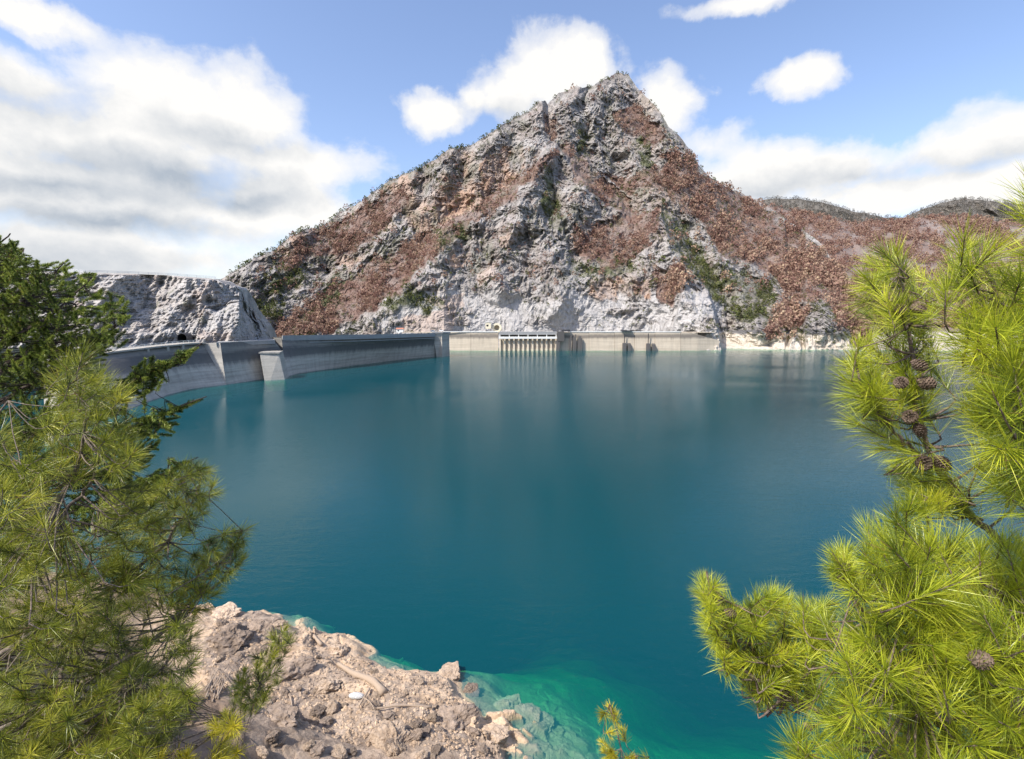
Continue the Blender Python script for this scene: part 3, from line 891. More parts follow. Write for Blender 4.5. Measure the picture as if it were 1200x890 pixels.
def scatter_mesh(name, pts, heights, kinds, mat, rng):
    Vs, Qs, As, off = [], [], [], 0
    which = rng.integers(0, 5, len(pts)); rot = rng.uniform(0, 6.283, len(pts)); tone = rng.normal(0, 0.24, len(pts))
    for kd in set(kinds):
        for w in range(5):
            idx = np.array([i for i in range(len(pts)) if kinds[i] == kd and which[i] == w])
            if not len(idx): continue
            V, Q, a = CR[kd][w]
            c, s = np.cos(rot[idx])[:, None], np.sin(rot[idx])[:, None]
            h = heights[idx][:, None]
            X = (V[:, 0] * c - V[:, 1] * s) * h * 0.92 + pts[idx, 0][:, None]
            Yy = (V[:, 0] * s + V[:, 1] * c) * h * 0.92 + pts[idx, 1][:, None]
            Zz = V[:, 2] * h + pts[idx, 2][:, None] - 0.06 * h
            Vs.append(np.stack([X, Yy, Zz], -1).reshape(-1, 3))
            Qs.append((Q[None] + (np.arange(len(idx)) * len(V))[:, None, None] + off).reshape(-1, 4))
            As.append(np.clip(a[None] + tone[idx][:, None], 0, 1).ravel())
            off += len(idx) * len(V)
    return link(name, mesh_np(name, np.concatenate(Vs), np.concatenate(Qs), attrs=dict(var=np.concatenate(As))), mat)


def sample(L, weight, n, rng):
    w = weight.ravel().astype(float); w = w / w.sum()
    i = rng.choice(len(w), n, replace=False, p=w)
    return L['P'].reshape(-1, 3)[i], L['PX'].ravel()[i], L['PY'].ravel()[i]


rg = np.random.default_rng(21)
thin = sstep(-0.5, 0.25, fbm(MT['PX'] / 22, MT['PY'] / 22, 0 * MT['PX'], 4))
sparse = 0.045 * (1 - MT['low']) * (MT['PY'] < 350) * (MT['PX'] > 300)
wr = (MT['rust'] * (0.15 + thin) + sparse) * (MT['t'] > .06)
pR, xR, yR = sample(MT, wr, 5600, rg)
hR = (3.6 + 9.5 * rg.uniform(0, 1, len(pR)) ** 2.0) * np.where(xR > 780, 1.15, 0.88)
pH, xH, yH = sample(HL, HL['rust'] * (0.15 + sstep(-.4, .3, fbm(HL['PX'] / 18, HL['PY'] / 9, 0 * HL['PX'], 3))), 11000, rg)
hH = rg.uniform(7, 13, len(pH)) * (0.6 + pH[:, 1] / 2200)
allP = np.concatenate([pR, pH]); allH = np.concatenate([hR, hH]); allX = np.concatenate([xR, xH]); allY = np.concatenate([yR, yH])
size = allH / allP[:, 1] * ((allX < 985) & (allX > 300))
order = np.argsort(-size)
near, rest = order[:280], order[280:]
kd = ['round' if v < .75 else 'shrub' for v in rg.uniform(0, 1, len(allP))]
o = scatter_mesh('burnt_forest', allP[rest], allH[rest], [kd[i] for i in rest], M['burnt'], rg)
tag(o, 'russet burnt pine forest covering the slopes of the mountain and hills', 'forest', kind='stuff')
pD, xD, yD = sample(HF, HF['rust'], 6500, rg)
o = scatter_mesh('distant_forest', pD, rg.uniform(8, 15, len(pD)), ['round'] * len(pD), M['cloud_shaded_wood'], rg)
tag(o, 'forest along the top of the distant ridges, coloured dark for cloud shadow', 'forest', kind='stuff')


def tree_protos(name, mat, kind, n):
    out = []
    for i in range(n):
        V, Q, a = CR[kind][i]
        cm = mesh_np('crown', V, Q, attrs=dict(var=a)); cm.materials.append(mat)
        tv, tq = tube([(0, 0, -.12), (0.01, 0, .25), (0, 0.01, .6)], [.03, .024, .012], 5)
        tm = bpy.data.meshes.new('trunk'); tm.from_pydata([tuple(v) for v in tv], [], tq); tm.materials.append(M['stem'])
        out.append((cm, tm))
    return out


def far_tree(name, proto, p, h, label, cat, group):
    root = empty(name, p, label, cat, group)
    root.scale = (h * .92, h * .92, h); root.rotation_euler.z = random.uniform(0, 6.28)
    for nm, me in zip(('crown', 'trunk'), proto):
        c = bpy.data.objects.new(nm, me); COL.objects.link(c); c.parent = root
    return root


def where(px, py):
    if px > 780: return 'right shoulder of the mountain'
    if py > 330: return 'foot of the mountain'
    if px < 480: return 'left ridge of the mountain'
    return 'middle of the mountain face'


pb = tree_protos('burnt_pine', M['burnt'], 'round', 5)
for i in near:
    far_tree('burnt_pine', pb[i % 5], allP[i] - np.array([0, 0, .05 * allH[i]]), allH[i],
             'russet burnt pine among the burnt trees on the ' + where(allX[i], allY[i]), 'tree', 'burnt pines on the ' + where(allX[i], allY[i]))
# green trees and shrubs that escaped the fire
wg = MT['green'] * (0.1 + thin) * (MT['t'] > .07) + 0.02 * (MT['PY'] < 340) * (MT['PX'] > 310)
pG, xG, yG = sample(MT, wg, 1150, rg)
hG = rg.uniform(3.4, 8.5, len(pG))
# along the skyline
sk = np.where(rg.uniform(0, 1, MT['P'].shape[1]) < np.where(MT['PX'][-1] < 610, 0.24, 0.12))[0]
sk = sk[(MT['PX'][-1][sk] > 268) & (MT['PX'][-1][sk] < 880)]
pS = MT['P'][-2][sk]; hS = rg.uniform(3.5, 8.5, len(sk))
pg_c = tree_protos('green_pine', M['green'], 'cone', 5); pg_s = tree_protos('green_shrub', M['green'], 'shrub', 5); pg_r = tree_protos('green_tree', M['green'], 'round', 5)
og = np.argsort(-hG)[:150]
for i in og:
    far_tree('green_pine', (pg_c if i % 2 else pg_r)[i % 5], pG[i] - np.array([0, 0, .3]), hG[i] * 1.15,
             'green pine spared by the fire on the ' + where(xG[i], yG[i]), 'tree', 'green pines on the ' + where(xG[i], yG[i]))
sel = np.array([i for i in range(len(pG)) if i not in set(og)])
pC, xC, yC = sample(MT, (1 - .75 * MT['low']) * (MT['t'] > .1) * (MT['t'] < .99) * (.25 + sstep(-.2, .5, fbm(MT['PX'] / 30 + 7, MT['PY'] / 30, 0 * MT['PX'], 4))), 6500, rg)
pG2 = np.concatenate([pG[sel], pC]); hG2 = np.concatenate([hG[sel] * .8, rg.uniform(1.6, 4.4, len(pC))])
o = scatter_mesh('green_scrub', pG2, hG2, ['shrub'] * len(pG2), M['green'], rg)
tag(o, 'low green scrub growing in the cracks of the mountain', 'scrub', kind='stuff')
for j, i in enumerate(sk):
    side = 'left' if MT['PX'][-1][i] < 728 else 'right'
    far_tree('ridge_shrub', pg_s[j % 5], pS[j] - np.array([0, 0, .22 * hS[j]]), hS[j], 'dark green shrub on the skyline of the %s ridge below the peak' % side, 'shrub',
             'shrubs on the %s skyline of the mountain' % side)

# ------------------------------------------------------------------ the dam
def P3(px, py, Y): return at(px, py, Y)


def face_pts(base, crest, zc=None):
    """base pixels on the water, crest pixels just behind them -> world rows"""
    b = np.array([on_z(*p) for p in base])
    return b


dam = empty('dam', on_z(350, 438), 'long curved grey concrete dam with dark water stains across the left of the lake', 'dam')
ORI = np.array(dam.location)


def wall_solid(name, base, crest, thick, mat, n=60, down=6.0):
    """battered wall: base pixels lie on the water, crest pixels at the given forward distance"""
    b = spline([on_z(*p) for p in base], n); c = spline([at(x, y, Y) for x, y, Y in crest], n)
    tang = np.gradient(c, axis=0); tang[:, 2] = 0
    nrm = np.stack([-tang[:, 1], tang[:, 0], 0 * tang[:, 0]], 1); nrm /= np.linalg.norm(nrm, axis=1, keepdims=True)
    b2 = b + (b - c) / (c[:, 2:3] - b[:, 2:3]) * down
    ck = c + nrm * thick; bk = ck.copy(); bk[:, 2] = b2[:, 2]
    V = np.concatenate([b2, c, c, ck, ck, bk, b2[:1], c[:1], ck[:1], bk[:1], b2[-1:], c[-1:], ck[-1:], bk[-1:]]); Fc = []
    for i in range(n - 1):
        for r in (0, 2, 4):
            Fc.append((r * n + i, r * n + i + 1, (r + 1) * n + i + 1, (r + 1) * n + i))
    e = 6 * n
    Fc += [(e, e + 1, e + 2, e + 3), (e + 7, e + 6, e + 5, e + 4)]
    m = MB(); m.add(V, Fc)
    return m.build(name, mat, dam, ORI, smooth=True), c, nrm


# left arch of the dam
CL = [(70, 424, 178), (130, 414, 200), (180, 408, 222), (215, 404.5, 238), (238, 403, 250)]
wl, cL, nL = wall_solid('curved_wall', [(60, 520), (110, 497), (175, 470), (205, 460.5), (230, 455), (265, 451)], CL, 6, M['dam'])
# angled corner and the block beside it
YB = water_y(451)
cr1, cr2 = at(258, 402, YB + 4), at(321, 399, 290)
bl0, bl1, bl2 = on_z(265, 451), on_z(309, 446), on_z(351, 438)
m = MB()
cw = at(238, 403, 250.2)
lo = lambda p: p + np.array([0, 0, -6.0])
bk1, bk2 = cr1 + np.array([-10, 26, 0]), cr2 + np.array([-14, 26, 0])
m.add([lo(bl0), lo(bl2), cr1, cr2, cw, bk1, bk2, bl0, bl2, lo(bk1), lo(bk2)],
      [(7, 8, 3, 2), (0, 1, 8, 7), (2, 3, 6, 5), (4, 2, 5), (8, 10, 6, 3), (1, 10, 8), (0, 7, 4), (9, 0, 4, 5), (10, 9, 5, 6)])
m.build('corner_block', M['dam'], dam, ORI)
MB().add([bl0, cr1, cw, bl0 + np.array([-1, 2, 0]), cr1 + np.array([-1, 2, 0]), cw + np.array([-1, 2, 0])], [(0, 1, 2), (5, 4, 3), (1, 0, 3, 4), (2, 1, 4, 5), (0, 2, 5, 3)]).build('corner_facet', M['dam_pale'], dam, ORI)  # sunlit brightness of the facet is put into its paler colour
# cap slab along the block
m = MB()
f0, f1 = cr1 + np.array([-1.2, -1.2, -1.9]), cr2 + np.array([1.2, -1.2, -1.9])
m.hexa([f0, f1, f1 + np.array([-8, 16, 0]), f0 + np.array([-8, 16, 0])], [v + np.array([0, 0, 2.2]) for v in (f0, f1, f1 + np.array([-8, 16, 0]), f0 + np.array([-8, 16, 0]))])
m.build('block_cap', M['parapet'], dam, ORI, bevel=.15)
# sloping buttress with a flat head
t0, t1 = at(304.5, 415, 267), at(327, 415, 271)
b0, b1 = on_z(311.5, 446.5), on_z(336.5, 445)
bb = np.array([-4, 14, 0])
m = MB().hexa([lo(b0), lo(b1), lo(b1) + bb, lo(b0) + bb], [t0, t1, t1 + bb, t0 + bb])
m.build('buttress', M['dam_pale'], dam, ORI, bevel=.2)
m = MB().hexa([t0 + np.array([-.4, -.5, .02]), t1 + np.array([.6, -.5, .02]), t1 + bb, t0 + bb + np.array([0, 0, .02])],
              [t0 + np.array([-.4, -.5, .9]), t1 + np.array([.6, -.5, .9]), t1 + bb + np.array([0, 0, .9]), t0 + bb + np.array([0, 0, .9])])
m.build('buttress_head', M['dam_pale'], dam, ORI, bevel=.12)
# right arch
CRP = [(330, 396.4, 299), (360, 395.8, 315), (400, 395.2, 338), (450, 394.2, 382), (485, 393.2, 420), (509, 392.6, 446)]
wr_, cR, nR = wall_solid('curved_wall', [(335, 442), (350, 438), (400, 430.5), (450, 424), (490, 419.8), (515, 417.8)], CRP, 8, M['dam'])


def rail_strip(name, c, nrm, off0, off1, z0, z1, mat):
    n = len(c); up = np.array([0, 0, 1.0])
    V = np.concatenate([c + nrm * off0 + up * z0, c + nrm * off0 + up * z1, c + nrm * off1 + up * z1, c + nrm * off1 + up * z0])
    Fc = []
    for i in range(n - 1):
        for r in range(4):
            a, b = r * n, ((r + 1) % 4) * n
            Fc.append((a + i, a + i + 1, b + i + 1, b + i))
    Fc += [(0, n, 2 * n, 3 * n), (n - 1, 4 * n - 1, 3 * n - 1, 2 * n - 1)]
    return MB().add(V, Fc).build(name, mat, dam, ORI)


rail_strip('parapet', cR, nR, -1.0, -0.3, -1.6, 1.5, M['parapet'])
rail_strip('crest_road', cR, nR, -0.28, 8.0, 0.02, 0.35, M['dark_conc'])
rail_strip('ledge_band', cR, nR, -0.9, -0.05, -3.2, -2.7, M['parapet'])
rail_strip('crest_road', cL, nL, -1.6, 7.0, 0.02, 0.7, M['dam_pale'])
# triangular ribs below the left crest
for i, f in enumerate((0.52, 0.68, 0.84)):
    k = int(f * (len(cL) - 1)); p = cL[k]; nn = nL[k]; tt = np.array([nn[1], -nn[0], 0])
    a, b_, c_ = p - nn * 1.5 + np.array([0, 0, 0.0]), p + nn * .2, p + nn * .2 + np.array([0, 0, -5.0]) - nn * 1.6
    MB().add([a - tt * .6, b_ - tt * .6, c_ - tt * .6, a + tt * .6, b_ + tt * .6, c_ + tt * .6],
             [(0, 1, 2), (5, 4, 3), (0, 3, 4, 1), (1, 4, 5, 2), (2, 5, 3, 0)]).build('rib', M['dam_pale'], dam, ORI)
# end pier of the right arch
Ye = 446
p = [at(507, 391, Ye), at(518, 391, Ye + 2), at(526.5, 391, Ye + 16), at(515, 391, Ye + 17)]
q = [on_z(512.5, 418.3), on_z(518.5, 418.6), at(527, 416.5, 0) * 0 + on_z(527, 416.8), on_z(519, 415)]
MB().hexa([lo(v) for v in q], p).build('end_pier', M['dam_pale'], dam, ORI, bevel=.2)
MB().hexa([v + np.array([dx, dy, .02]) for v, dx, dy in zip(p, (-.6, .9, 1.2, -.6), (-.8, -.8, .6, .6))],
          [v + np.array([dx, dy, 1.3]) for v, dx, dy in zip(p, (-.6, .9, 1.2, -.6), (-.8, -.8, .6, .6))]).build('pier_cap', M['parapet'], dam, ORI, bevel=.1)


def guard_rail(name, pts, h, label, step, mat):
    """posts and two rails along a line"""
    pts = np.asarray(pts); root = empty(name, pts[0], label, 'guard rail'); O = np.array(root.location)
    for z in (h, h * .55):
        MB().tube(pts + np.array([0, 0, z]), 0.09, 5).build('rail', mat, root, O)
    d = np.concatenate([[0], np.cumsum(np.linalg.norm(np.diff(pts, axis=0), axis=1))])
    s = np.arange(0, d[-1], step)
    post = None
    for v in s:
        pp = np.array([np.interp(v, d, pts[:, j]) for j in range(3)])
        if post is None:
            post = MB().tube([(0, 0, 0), (0, 0, h)], .08, 5).build('post', mat, root); post.location = pp - O
        else:
            c = post.copy(); COL.objects.link(c); c.parent = root; c.location = pp - O
    return root


guard_rail('guard_rail', (cL - nL * 1.3 + np.array([0, 0, .7]))[6:], 1.3, 'white guard rail along the dam crest in front of the tunnel', 3.0, M['white_paint'])
tp = KTOP[(np.linspace(-140, 322, 520) > 60) & (np.linspace(-140, 322, 520) < 258)] + np.array([0, .8, -.1])
guard_rail('guard_rail', tp[::8], 1.3, 'thin grey guard rail along the top of the cut rock wall', 4.5, M['galv'])
# road kerb on the bench above
m = MB()
kk = tp[::8]
for i in range(len(kk) - 1):
    a, b_ = kk[i] + np.array([0, .6, -.3]), kk[i + 1] + np.array([0, .6, -.3])
    m.hexa([a, b_, b_ + np.array([0, 5, 0]), a + np.array([0, 5, 0])], [a + np.array([0, 0, .5]), b_ + np.array([0, 0, .5]), b_ + np.array([0, 5, .5]), a + np.array([0, 5, .5])])
tag(m.build('mountain_road', M['dark_conc']), kind='structure')
# tunnel through the rock
tx = at(217.7, 396, 256); tz = float(at(217.7, 402.0, 256)[2])
wdt = 2.3
arch = [(-wdt, 0)] + [(-wdt * math.cos(a), 2.6 + 2.0 * math.sin(a)) for a in np.linspace(0, math.pi, 11)] + [(wdt, 0)]
m = MB()
n = len(arch)
V = []
for j, (dy, g) in enumerate(((-3.0, 1.0), (24, 1.0))):
    V += [(x * g + tx[0] - (8 if j else 0), tx[1] + dy, z + tz) for x, z in arch]
V += [(x * 1.08 + tx[0], tx[1] - 3.0, z * 1.04 + tz) for x, z in arch]
V += [(x * 1.22 + tx[0] - 2, tx[1] + 4.0, z * 1.10 + tz) for x, z in arch]
Fc = [(i, i + 1, n + i + 1, n + i) for i in range(n - 1)] + [tuple(range(n, 2 * n))]
Fc += [(2 * n + i, 2 * n + i + 1, i + 1, i) for i in range(n - 1)] + [(2 * n + i + 1, 2 * n + i, 3 * n + i, 3 * n + i + 1) for i in range(n - 1)]
m.add(V, Fc)
tag(m.build('tunnel_portal', M['dark_steel_tunnel_shade']), 'dark arched road tunnel mouth in the grey cut rock above the dam', 'tunnel')  # shade inside the tunnel is put into the near-black lining colour

# ------------------------------------------------------------------ structures on the far shore
WY = 548.0


def wx(px): return (px - 600) / F * WY


def wz(py, Y=WY): return float(at(600, py, Y)[2])


zt = wz(389.6)
sw = empty('shore_wall', (wx(680), WY, 0), 'long pale concrete retaining wall along the far shore below the mountain road', 'wall')
OS = np.array(sw.location)
xs = [wx(v) for v in (520, 585)]; xs2 = [wx(v) for v in (652, 722, 728, 775, 800, 832)]


def panel(x0, x1, y0, y1, z1a, z1b, bat=2.5, mat='shore_wall', name='wall_panel'):
    MB().hexa([(x0, y0 - bat, -6), (x1, y1 - bat, -6), (x1, y1 + 9, -6), (x0, y0 + 9, -6)],
              [(x0, y0, z1a), (x1, y1, z1b), (x1, y1 + 9, z1b), (x0, y0 + 9, z1a)]).build(name, M[mat], sw, OS)


cuts = [520, 552, 584]
for a, b_ in zip(cuts[:-1], cuts[1:]): panel(wx(a) + .12, wx(b_) - .12, WY + (2 if a == 520 else 0), WY, zt, zt)
cuts = [652, 690, 720, 743, 767, 797]
for a, b_ in zip(cuts[:-1], cuts[1:]): panel(wx(a) + .12, wx(b_) - .12, WY, WY + .4, zt, zt)
panel(wx(797) + .12, wx(818), WY + .4, WY + 3, zt, zt - 1.5)
panel(wx(818) + .12, wx(846), WY + 3, WY + 9, zt - 2.5, zt - 9)
MB().hexa([(wx(520), WY - .5, zt + .02), (wx(584), WY - .5, zt + .02), (wx(584), WY + .3, zt + .02), (wx(520), WY + .3, zt + .02)],
          [(wx(520), WY - .5, zt + 1.0), (wx(584), WY - .5, zt + 1.0), (wx(584), WY + .3, zt + 1.0), (wx(520), WY + .3, zt + 1.0)]).build('parapet', M['white_paint'], sw, OS)
MB().hexa([(wx(668), WY - .4, zt + .02), (wx(797), WY - .1, zt + .02), (wx(797), WY + .5, zt + .02), (wx(668), WY + .3, zt + .02)],
          [(wx(668), WY - .4, zt + .9), (wx(797), WY - .1, zt + .9), (wx(797), WY + .5, zt + .9), (wx(668), WY + .3, zt + .9)]).build('parapet', M['white_paint'], sw, OS)
MB().hexa([(wx(470), WY + 6, zt - .6), (wx(840), WY + 6, zt - .6), (wx(840), WY + 30, zt - .6), (wx(470), WY + 30, zt - .6)],
          [(wx(470), WY + 6, zt - .1), (wx(840), WY + 6, zt - .1), (wx(840), WY + 30, zt - .1), (wx(470), WY + 30, zt - .1)]).build('road_bed', M['shore_wall'], sw, OS)

# water intake: roof deck, beams and a row of sloping piers
ink = empty('water_intake', (wx(618), WY, 0), 'low water intake with flat roof over a row of sloping pale piers', 'intake')
OI = np.array(ink.location)
x0, x1 = wx(585), wx(652)
MB().hexa([(x0, WY - 4, wz(392.4)), (x1, WY - 4, wz(392.4)), (x1, WY + 8, wz(392.4)), (x0, WY + 8, wz(392.4))],
          [(x0, WY - 4, wz(389)), (x1, WY - 4, wz(389)), (x1, WY + 8, wz(389)), (x0, WY + 8, wz(389))]).build('roof_deck', M['parapet'], ink, OI)
MB().box((0.5 * (x0 + x1), WY - 5.2, wz(397.0)), x1 - x0, 1.6, wz(394.6) - wz(397.0)).build('beam', M['white_paint'], ink, OI)
MB().hexa([(x0, WY - 3.2, -6), (x1, WY - 3.2, -6), (x1, WY + 8, -6), (x0, WY + 8, -6)],
          [(x0, WY + 3, wz(392.6)), (x1, WY + 3, wz(392.6)), (x1, WY + 8, wz(392.6)), (x0, WY + 8, wz(392.6))]).build('back_wall', M['shore_wall'], ink, OI)
pier = None
for i, px in enumerate(np.linspace(586, 651, 13)):
    if pier is None:
        zb, zm = -6, wz(396.5)
        pier = MB().hexa([(-1.0, -6.0, zb), (1.0, -6.0, zb), (1.0, 2, zb), (-1.0, 2, zb)], [(-.8, -1.6, zm), (.8, -1.6, zm), (.8, 3, zm), (-.8, 3, zm)]).build('pier', M['shore_wall'], ink)
        pier.location = (wx(px) - OI[0], 0, 0)
    else:
        c = pier.copy(); COL.objects.link(c); c.parent = ink; c.location = (wx(px) - OI[0], 0, 0)
pst = None
for i, px in enumerate(np.linspace(586, 651, 7)):
    if pst is None:
        pst = MB().box((0, -4.6, wz(397)), .8, .8, wz(392.3) - wz(397)).build('post', M['white_paint'], ink); pst.location = (wx(px) - OI[0], 0, 0)
    else:
        c = pst.copy(); COL.objects.link(c); c.parent = ink; c.location = (wx(px) - OI[0], 0, 0)

# dark gate tower next to the intake
gt = empty('gate_tower', (wx(655), WY, 0), 'dark gate tower standing at the end of the water intake', 'tower'); OG = np.array(gt.location)
MB().hexa([(wx(650.5), WY - 9, -6), (wx(654), WY - 9, -6), (wx(654), WY, -6), (wx(650.5), WY, -6)],
          [(wx(652.5), WY - 6, wz(391)), (wx(656.5), WY - 6, wz(391)), (wx(656.5), WY, wz(391)), (wx(652.5), WY, wz(391))]).build('leg', M['dark_conc'], gt, OG)
MB().box((wx(656.4), WY - 5, wz(400)), 7, 5, wz(388.5) - wz(400)).build('gate_house', M['dark_conc'], gt, OG)
MB().box((wx(662.5), WY - 3, wz(388.2)), 8.6, 6, 1.6).build('hoist_deck', M['dark_steel_tunnel_shade'], gt, OG)
for px in (659, 666):
    MB().box((wx(px), WY - 3, wz(389.4)), .5, .5, wz(388.2) - wz(389.4)).build('post', M['dark_steel_tunnel_shade'], gt, OG)


def gate(px, hw, top, label, deck=False):
    g = empty('sluice_gate', (wx(px), WY - 2, 0), label, 'gate', 'sluice gates in the far shore wall'); o0 = np.array(g.location)
    for s in (-1, 1):
        c = (wx(px) + s * hw, WY - 4.2)
        MB().hexa([(c[0] - 1.7, c[1] - 3, -6), (c[0] + 1.7, c[1] - 3, -6), (c[0] + 1.7, c[1] + 3, -6), (c[0] - 1.7, c[1] + 3, -6)],
                  [(c[0] - 1.7, c[1] - 1, wz(top + (1.2 if s > 0 else 0))), (c[0] + 1.7, c[1] - 1, wz(top + (1.2 if s > 0 else 0))), (c[0] + 1.7, c[1] + 3, wz(top)), (c[0] - 1.7, c[1] + 3, wz(top))]).build('pier', M['dark_conc'], g, o0, bevel=.3)
    MB().box((wx(px) - hw, WY - 3.2, wz(top) + .0), .7, .7, wz(391) - wz(top)).build('guide_rail', M['dark_steel_tunnel_shade'], g, o0)
    if deck:
        MB().box((wx(px), WY - 1.5, zt + .95), 11, 4, 1.1).build('hoist_deck', M['dark_steel_tunnel_shade'], g, o0)


gate(733.5, 2.6, 402, 'wider pair of dark sluice gate piers below a black hoist deck', True)
gate(761.5, 2.9, 402.5, 'pair of dark sluice gate piers without a deck further along the pale wall')
# broken dark gap with stacked rock between tower and wall
gp = empty('trash_rack', (wx(676), WY - 3, 0), 'dark steel trash rack with leaning posts beside the gate tower', 'trash rack'); o0 = np.array(gp.location)
for px, tp_, w_ in ((668, 393, 1.2), (671.5, 395, 1.5), (673.5, 392, .9), (678, 394, 2.2), (680, 396.5, 1.6)):
    MB().hexa([(wx(px) - w_, WY - 7, -6), (wx(px) + w_ * .4, WY - 7, -6), (wx(px) + w_ * .4, WY - 4, -6), (wx(px) - w_, WY - 4, -6)],
              [(wx(px) - w_ * .3, WY - 4, wz(tp_)), (wx(px) + w_, WY - 4, wz(tp_)), (wx(px) + w_, WY - 2.5, wz(tp_)), (wx(px) - w_ * .3, WY - 2.5, wz(tp_))]).build('post', M['dark_conc'], gp, o0)

# buildings and vehicles beside the shore road
RY = WY + 14
zr = zt + .0


def rx(px): return (px - 600) / F * RY


def rz(py): return float(at(600, py, RY)[2])


ht = empty('hut', (rx(572), RY, zr), 'small cream hut standing on dark legs beside the mountain road', 'hut'); o0 = np.array(ht.location)
z_a, z_b = rz(385.5), rz(378)
MB().box((rx(572.5), RY, z_a), 6.0, 5.5, z_b - z_a).build('wall', M['cream_paint'], ht, o0, bevel=.1)
MB().box((rx(572.5), RY, z_b + .02), 7.0, 6.5, .5).build('roof', M['white_paint'], ht, o0)
MB().box((rx(571.5), RY - 2.8, z_a + 2.6), 2.2, .15, 1.8).build('window', M['glass'], ht, o0)
for dx in (-2.6, 2.6):
    for dy in (-2.3, 2.3):
        MB().box((rx(572.5) + dx, RY + dy, zr - .4), .5, .5, z_a - zr + .4).build('leg', M['dark_steel_tunnel_shade'], ht, o0)
# round portal
pc = at(582.2, 384.3, RY + 1)
m = MB(); N = 20; ro, ri = 5.2, 2.9
ring = []
for j, (r_, dy) in enumerate(((ro, 0), (ri, 0), (ri, 9), (ro, 9))):
    ring += [(pc[0] + r_ * math.cos(a), pc[1] + dy, pc[2] + r_ * math.sin(a)) for a in np.linspace(0, 2 * math.pi, N, endpoint=False)]
Fc = [(j * N + i, j * N + (i + 1) % N, ((j + 1) % 4) * N + (i + 1) % N, ((j + 1) % 4) * N + i) for j in range(4) for i in range(N)]
m.add(ring, Fc)
pt = empty('gallery_portal', (pc[0], pc[1], zr), 'cream concrete ring around a round gallery mouth next to the hut', 'portal'); o0 = np.array(pt.location)
m.build('ring', M['cream_paint'], pt, o0)
MB().add([(pc[0] + 2.95 * math.cos(a), pc[1] + 5, pc[2] + 2.95 * math.sin(a)) for a in np.linspace(0, 2 * math.pi, N, endpoint=False)], [tuple(range(N))]).build('door', M['shore_wall'], pt, o0)
# roadside house with a red roof
hs = empty('roadside_shed', (rx(469.5), RY, zr), 'tiny white roadside shed with a reddish roof behind the dam crest', 'shed'); o0 = np.array(hs.location)
MB().box((rx(469.5), RY, zr - .5), 7.5, 5, 3.6).build('wall', M['white_paint'], hs, o0)
c = (rx(469.5), RY, zr + 3.12)
MB().add([(c[0] - 4.2, c[1] - 3, c[2]), (c[0] + 4.2, c[1] - 3, c[2]), (c[0] + 4.2, c[1] + 3, c[2]), (c[0] - 4.2, c[1] + 3, c[2]), (c[0] - 4.2, c[1], c[2] + 1.4), (c[0] + 4.2, c[1], c[2] + 1.4)],
         [(3, 2, 1, 0), (0, 1, 5, 4), (2, 3, 4, 5), (0, 4, 3), (1, 2, 5)]).build('roof', M['red_roof'], hs, o0)
MB().box((rx(469.5) - 1.5, RY - 2.55, zr + 1), 1.4, .12, 1.2).build('window', M['glass'], hs, o0)


def car(px, mat, label, van=False):
    g = empty('parked_van' if van else 'parked_car', (rx(px), RY - 5, zr + .3), label, 'van' if van else 'car', 'vehicles on the shore road')
    h1, L = (1.5 if van else .95), 4.6
    MB().box((0, 0, .35), L, 1.8, h1).build('body', mat, g, bevel=.15)
    MB().hexa([(-1.6, -.82, h1 + .36), (1.3, -.82, h1 + .36), (1.3, .82, h1 + .36), (-1.6, .82, h1 + .36)], [(-1.2, -.7, h1 + .95), (.7, -.7, h1 + .95), (.7, .7, h1 + .95), (-1.2, .7, h1 + .95)]).build('cabin', M['glass'], g)
    for x in (-1.4, 1.4):
        for y in (-.9, .9):
            MB().tube([(x, y - .12, .33), (x, y + .12, .33)], .33, 10).build('wheel', M['rubber'], g)
    return g


car(508.5, M['car_blue'], 'small blue grey car parked on the shore road behind the dam end')
car(518.3, M['car_white'], 'white van parked on the shore road just behind the dam end pier', True)

# ------------------------------------------------------------------ the near bank with the rock ledge
SHORE = [on_z(*p, z=0.6)[:2] for p in [(-60, 640), (60, 668), (150, 690), (215, 697), (262, 702), (300, 713), (335, 722), (360, 738), (400, 744), (432, 756), (462, 768), (500, 775), (522, 783), (545, 792),
                                       (548, 806), (566, 822), (574, 838), (590, 846), (600, 866), (606, 884), (622, 912), (668, 945), (760, 985), (900, 1010), (1200, 1030), (1700, 1050)]]
SHORE = [np.array([-260., 92.])] + [np.array([-120., 74.])] + SHORE + [np.array([90., 20.]), np.array([260., 10.])]
SHORE = np.array(SHORE)


def shore_dist(X, Y):
    d = np.full(X.shape, 1e9)
    for a, b in zip(SHORE[:-1], SHORE[1:]):
        ab = b - a; L = ab @ ab
        t = np.clip(((X - a[0]) * ab[0] + (Y - a[1]) * ab[1]) / L, 0, 1)
        d = np.minimum(d, np.hypot(X - a[0] - t * ab[0], Y - a[1] - t * ab[1]))
    inside = Y < np.interp(X, SHORE[:, 0], SHORE[:, 1])
    return np.where(inside, d, -d)


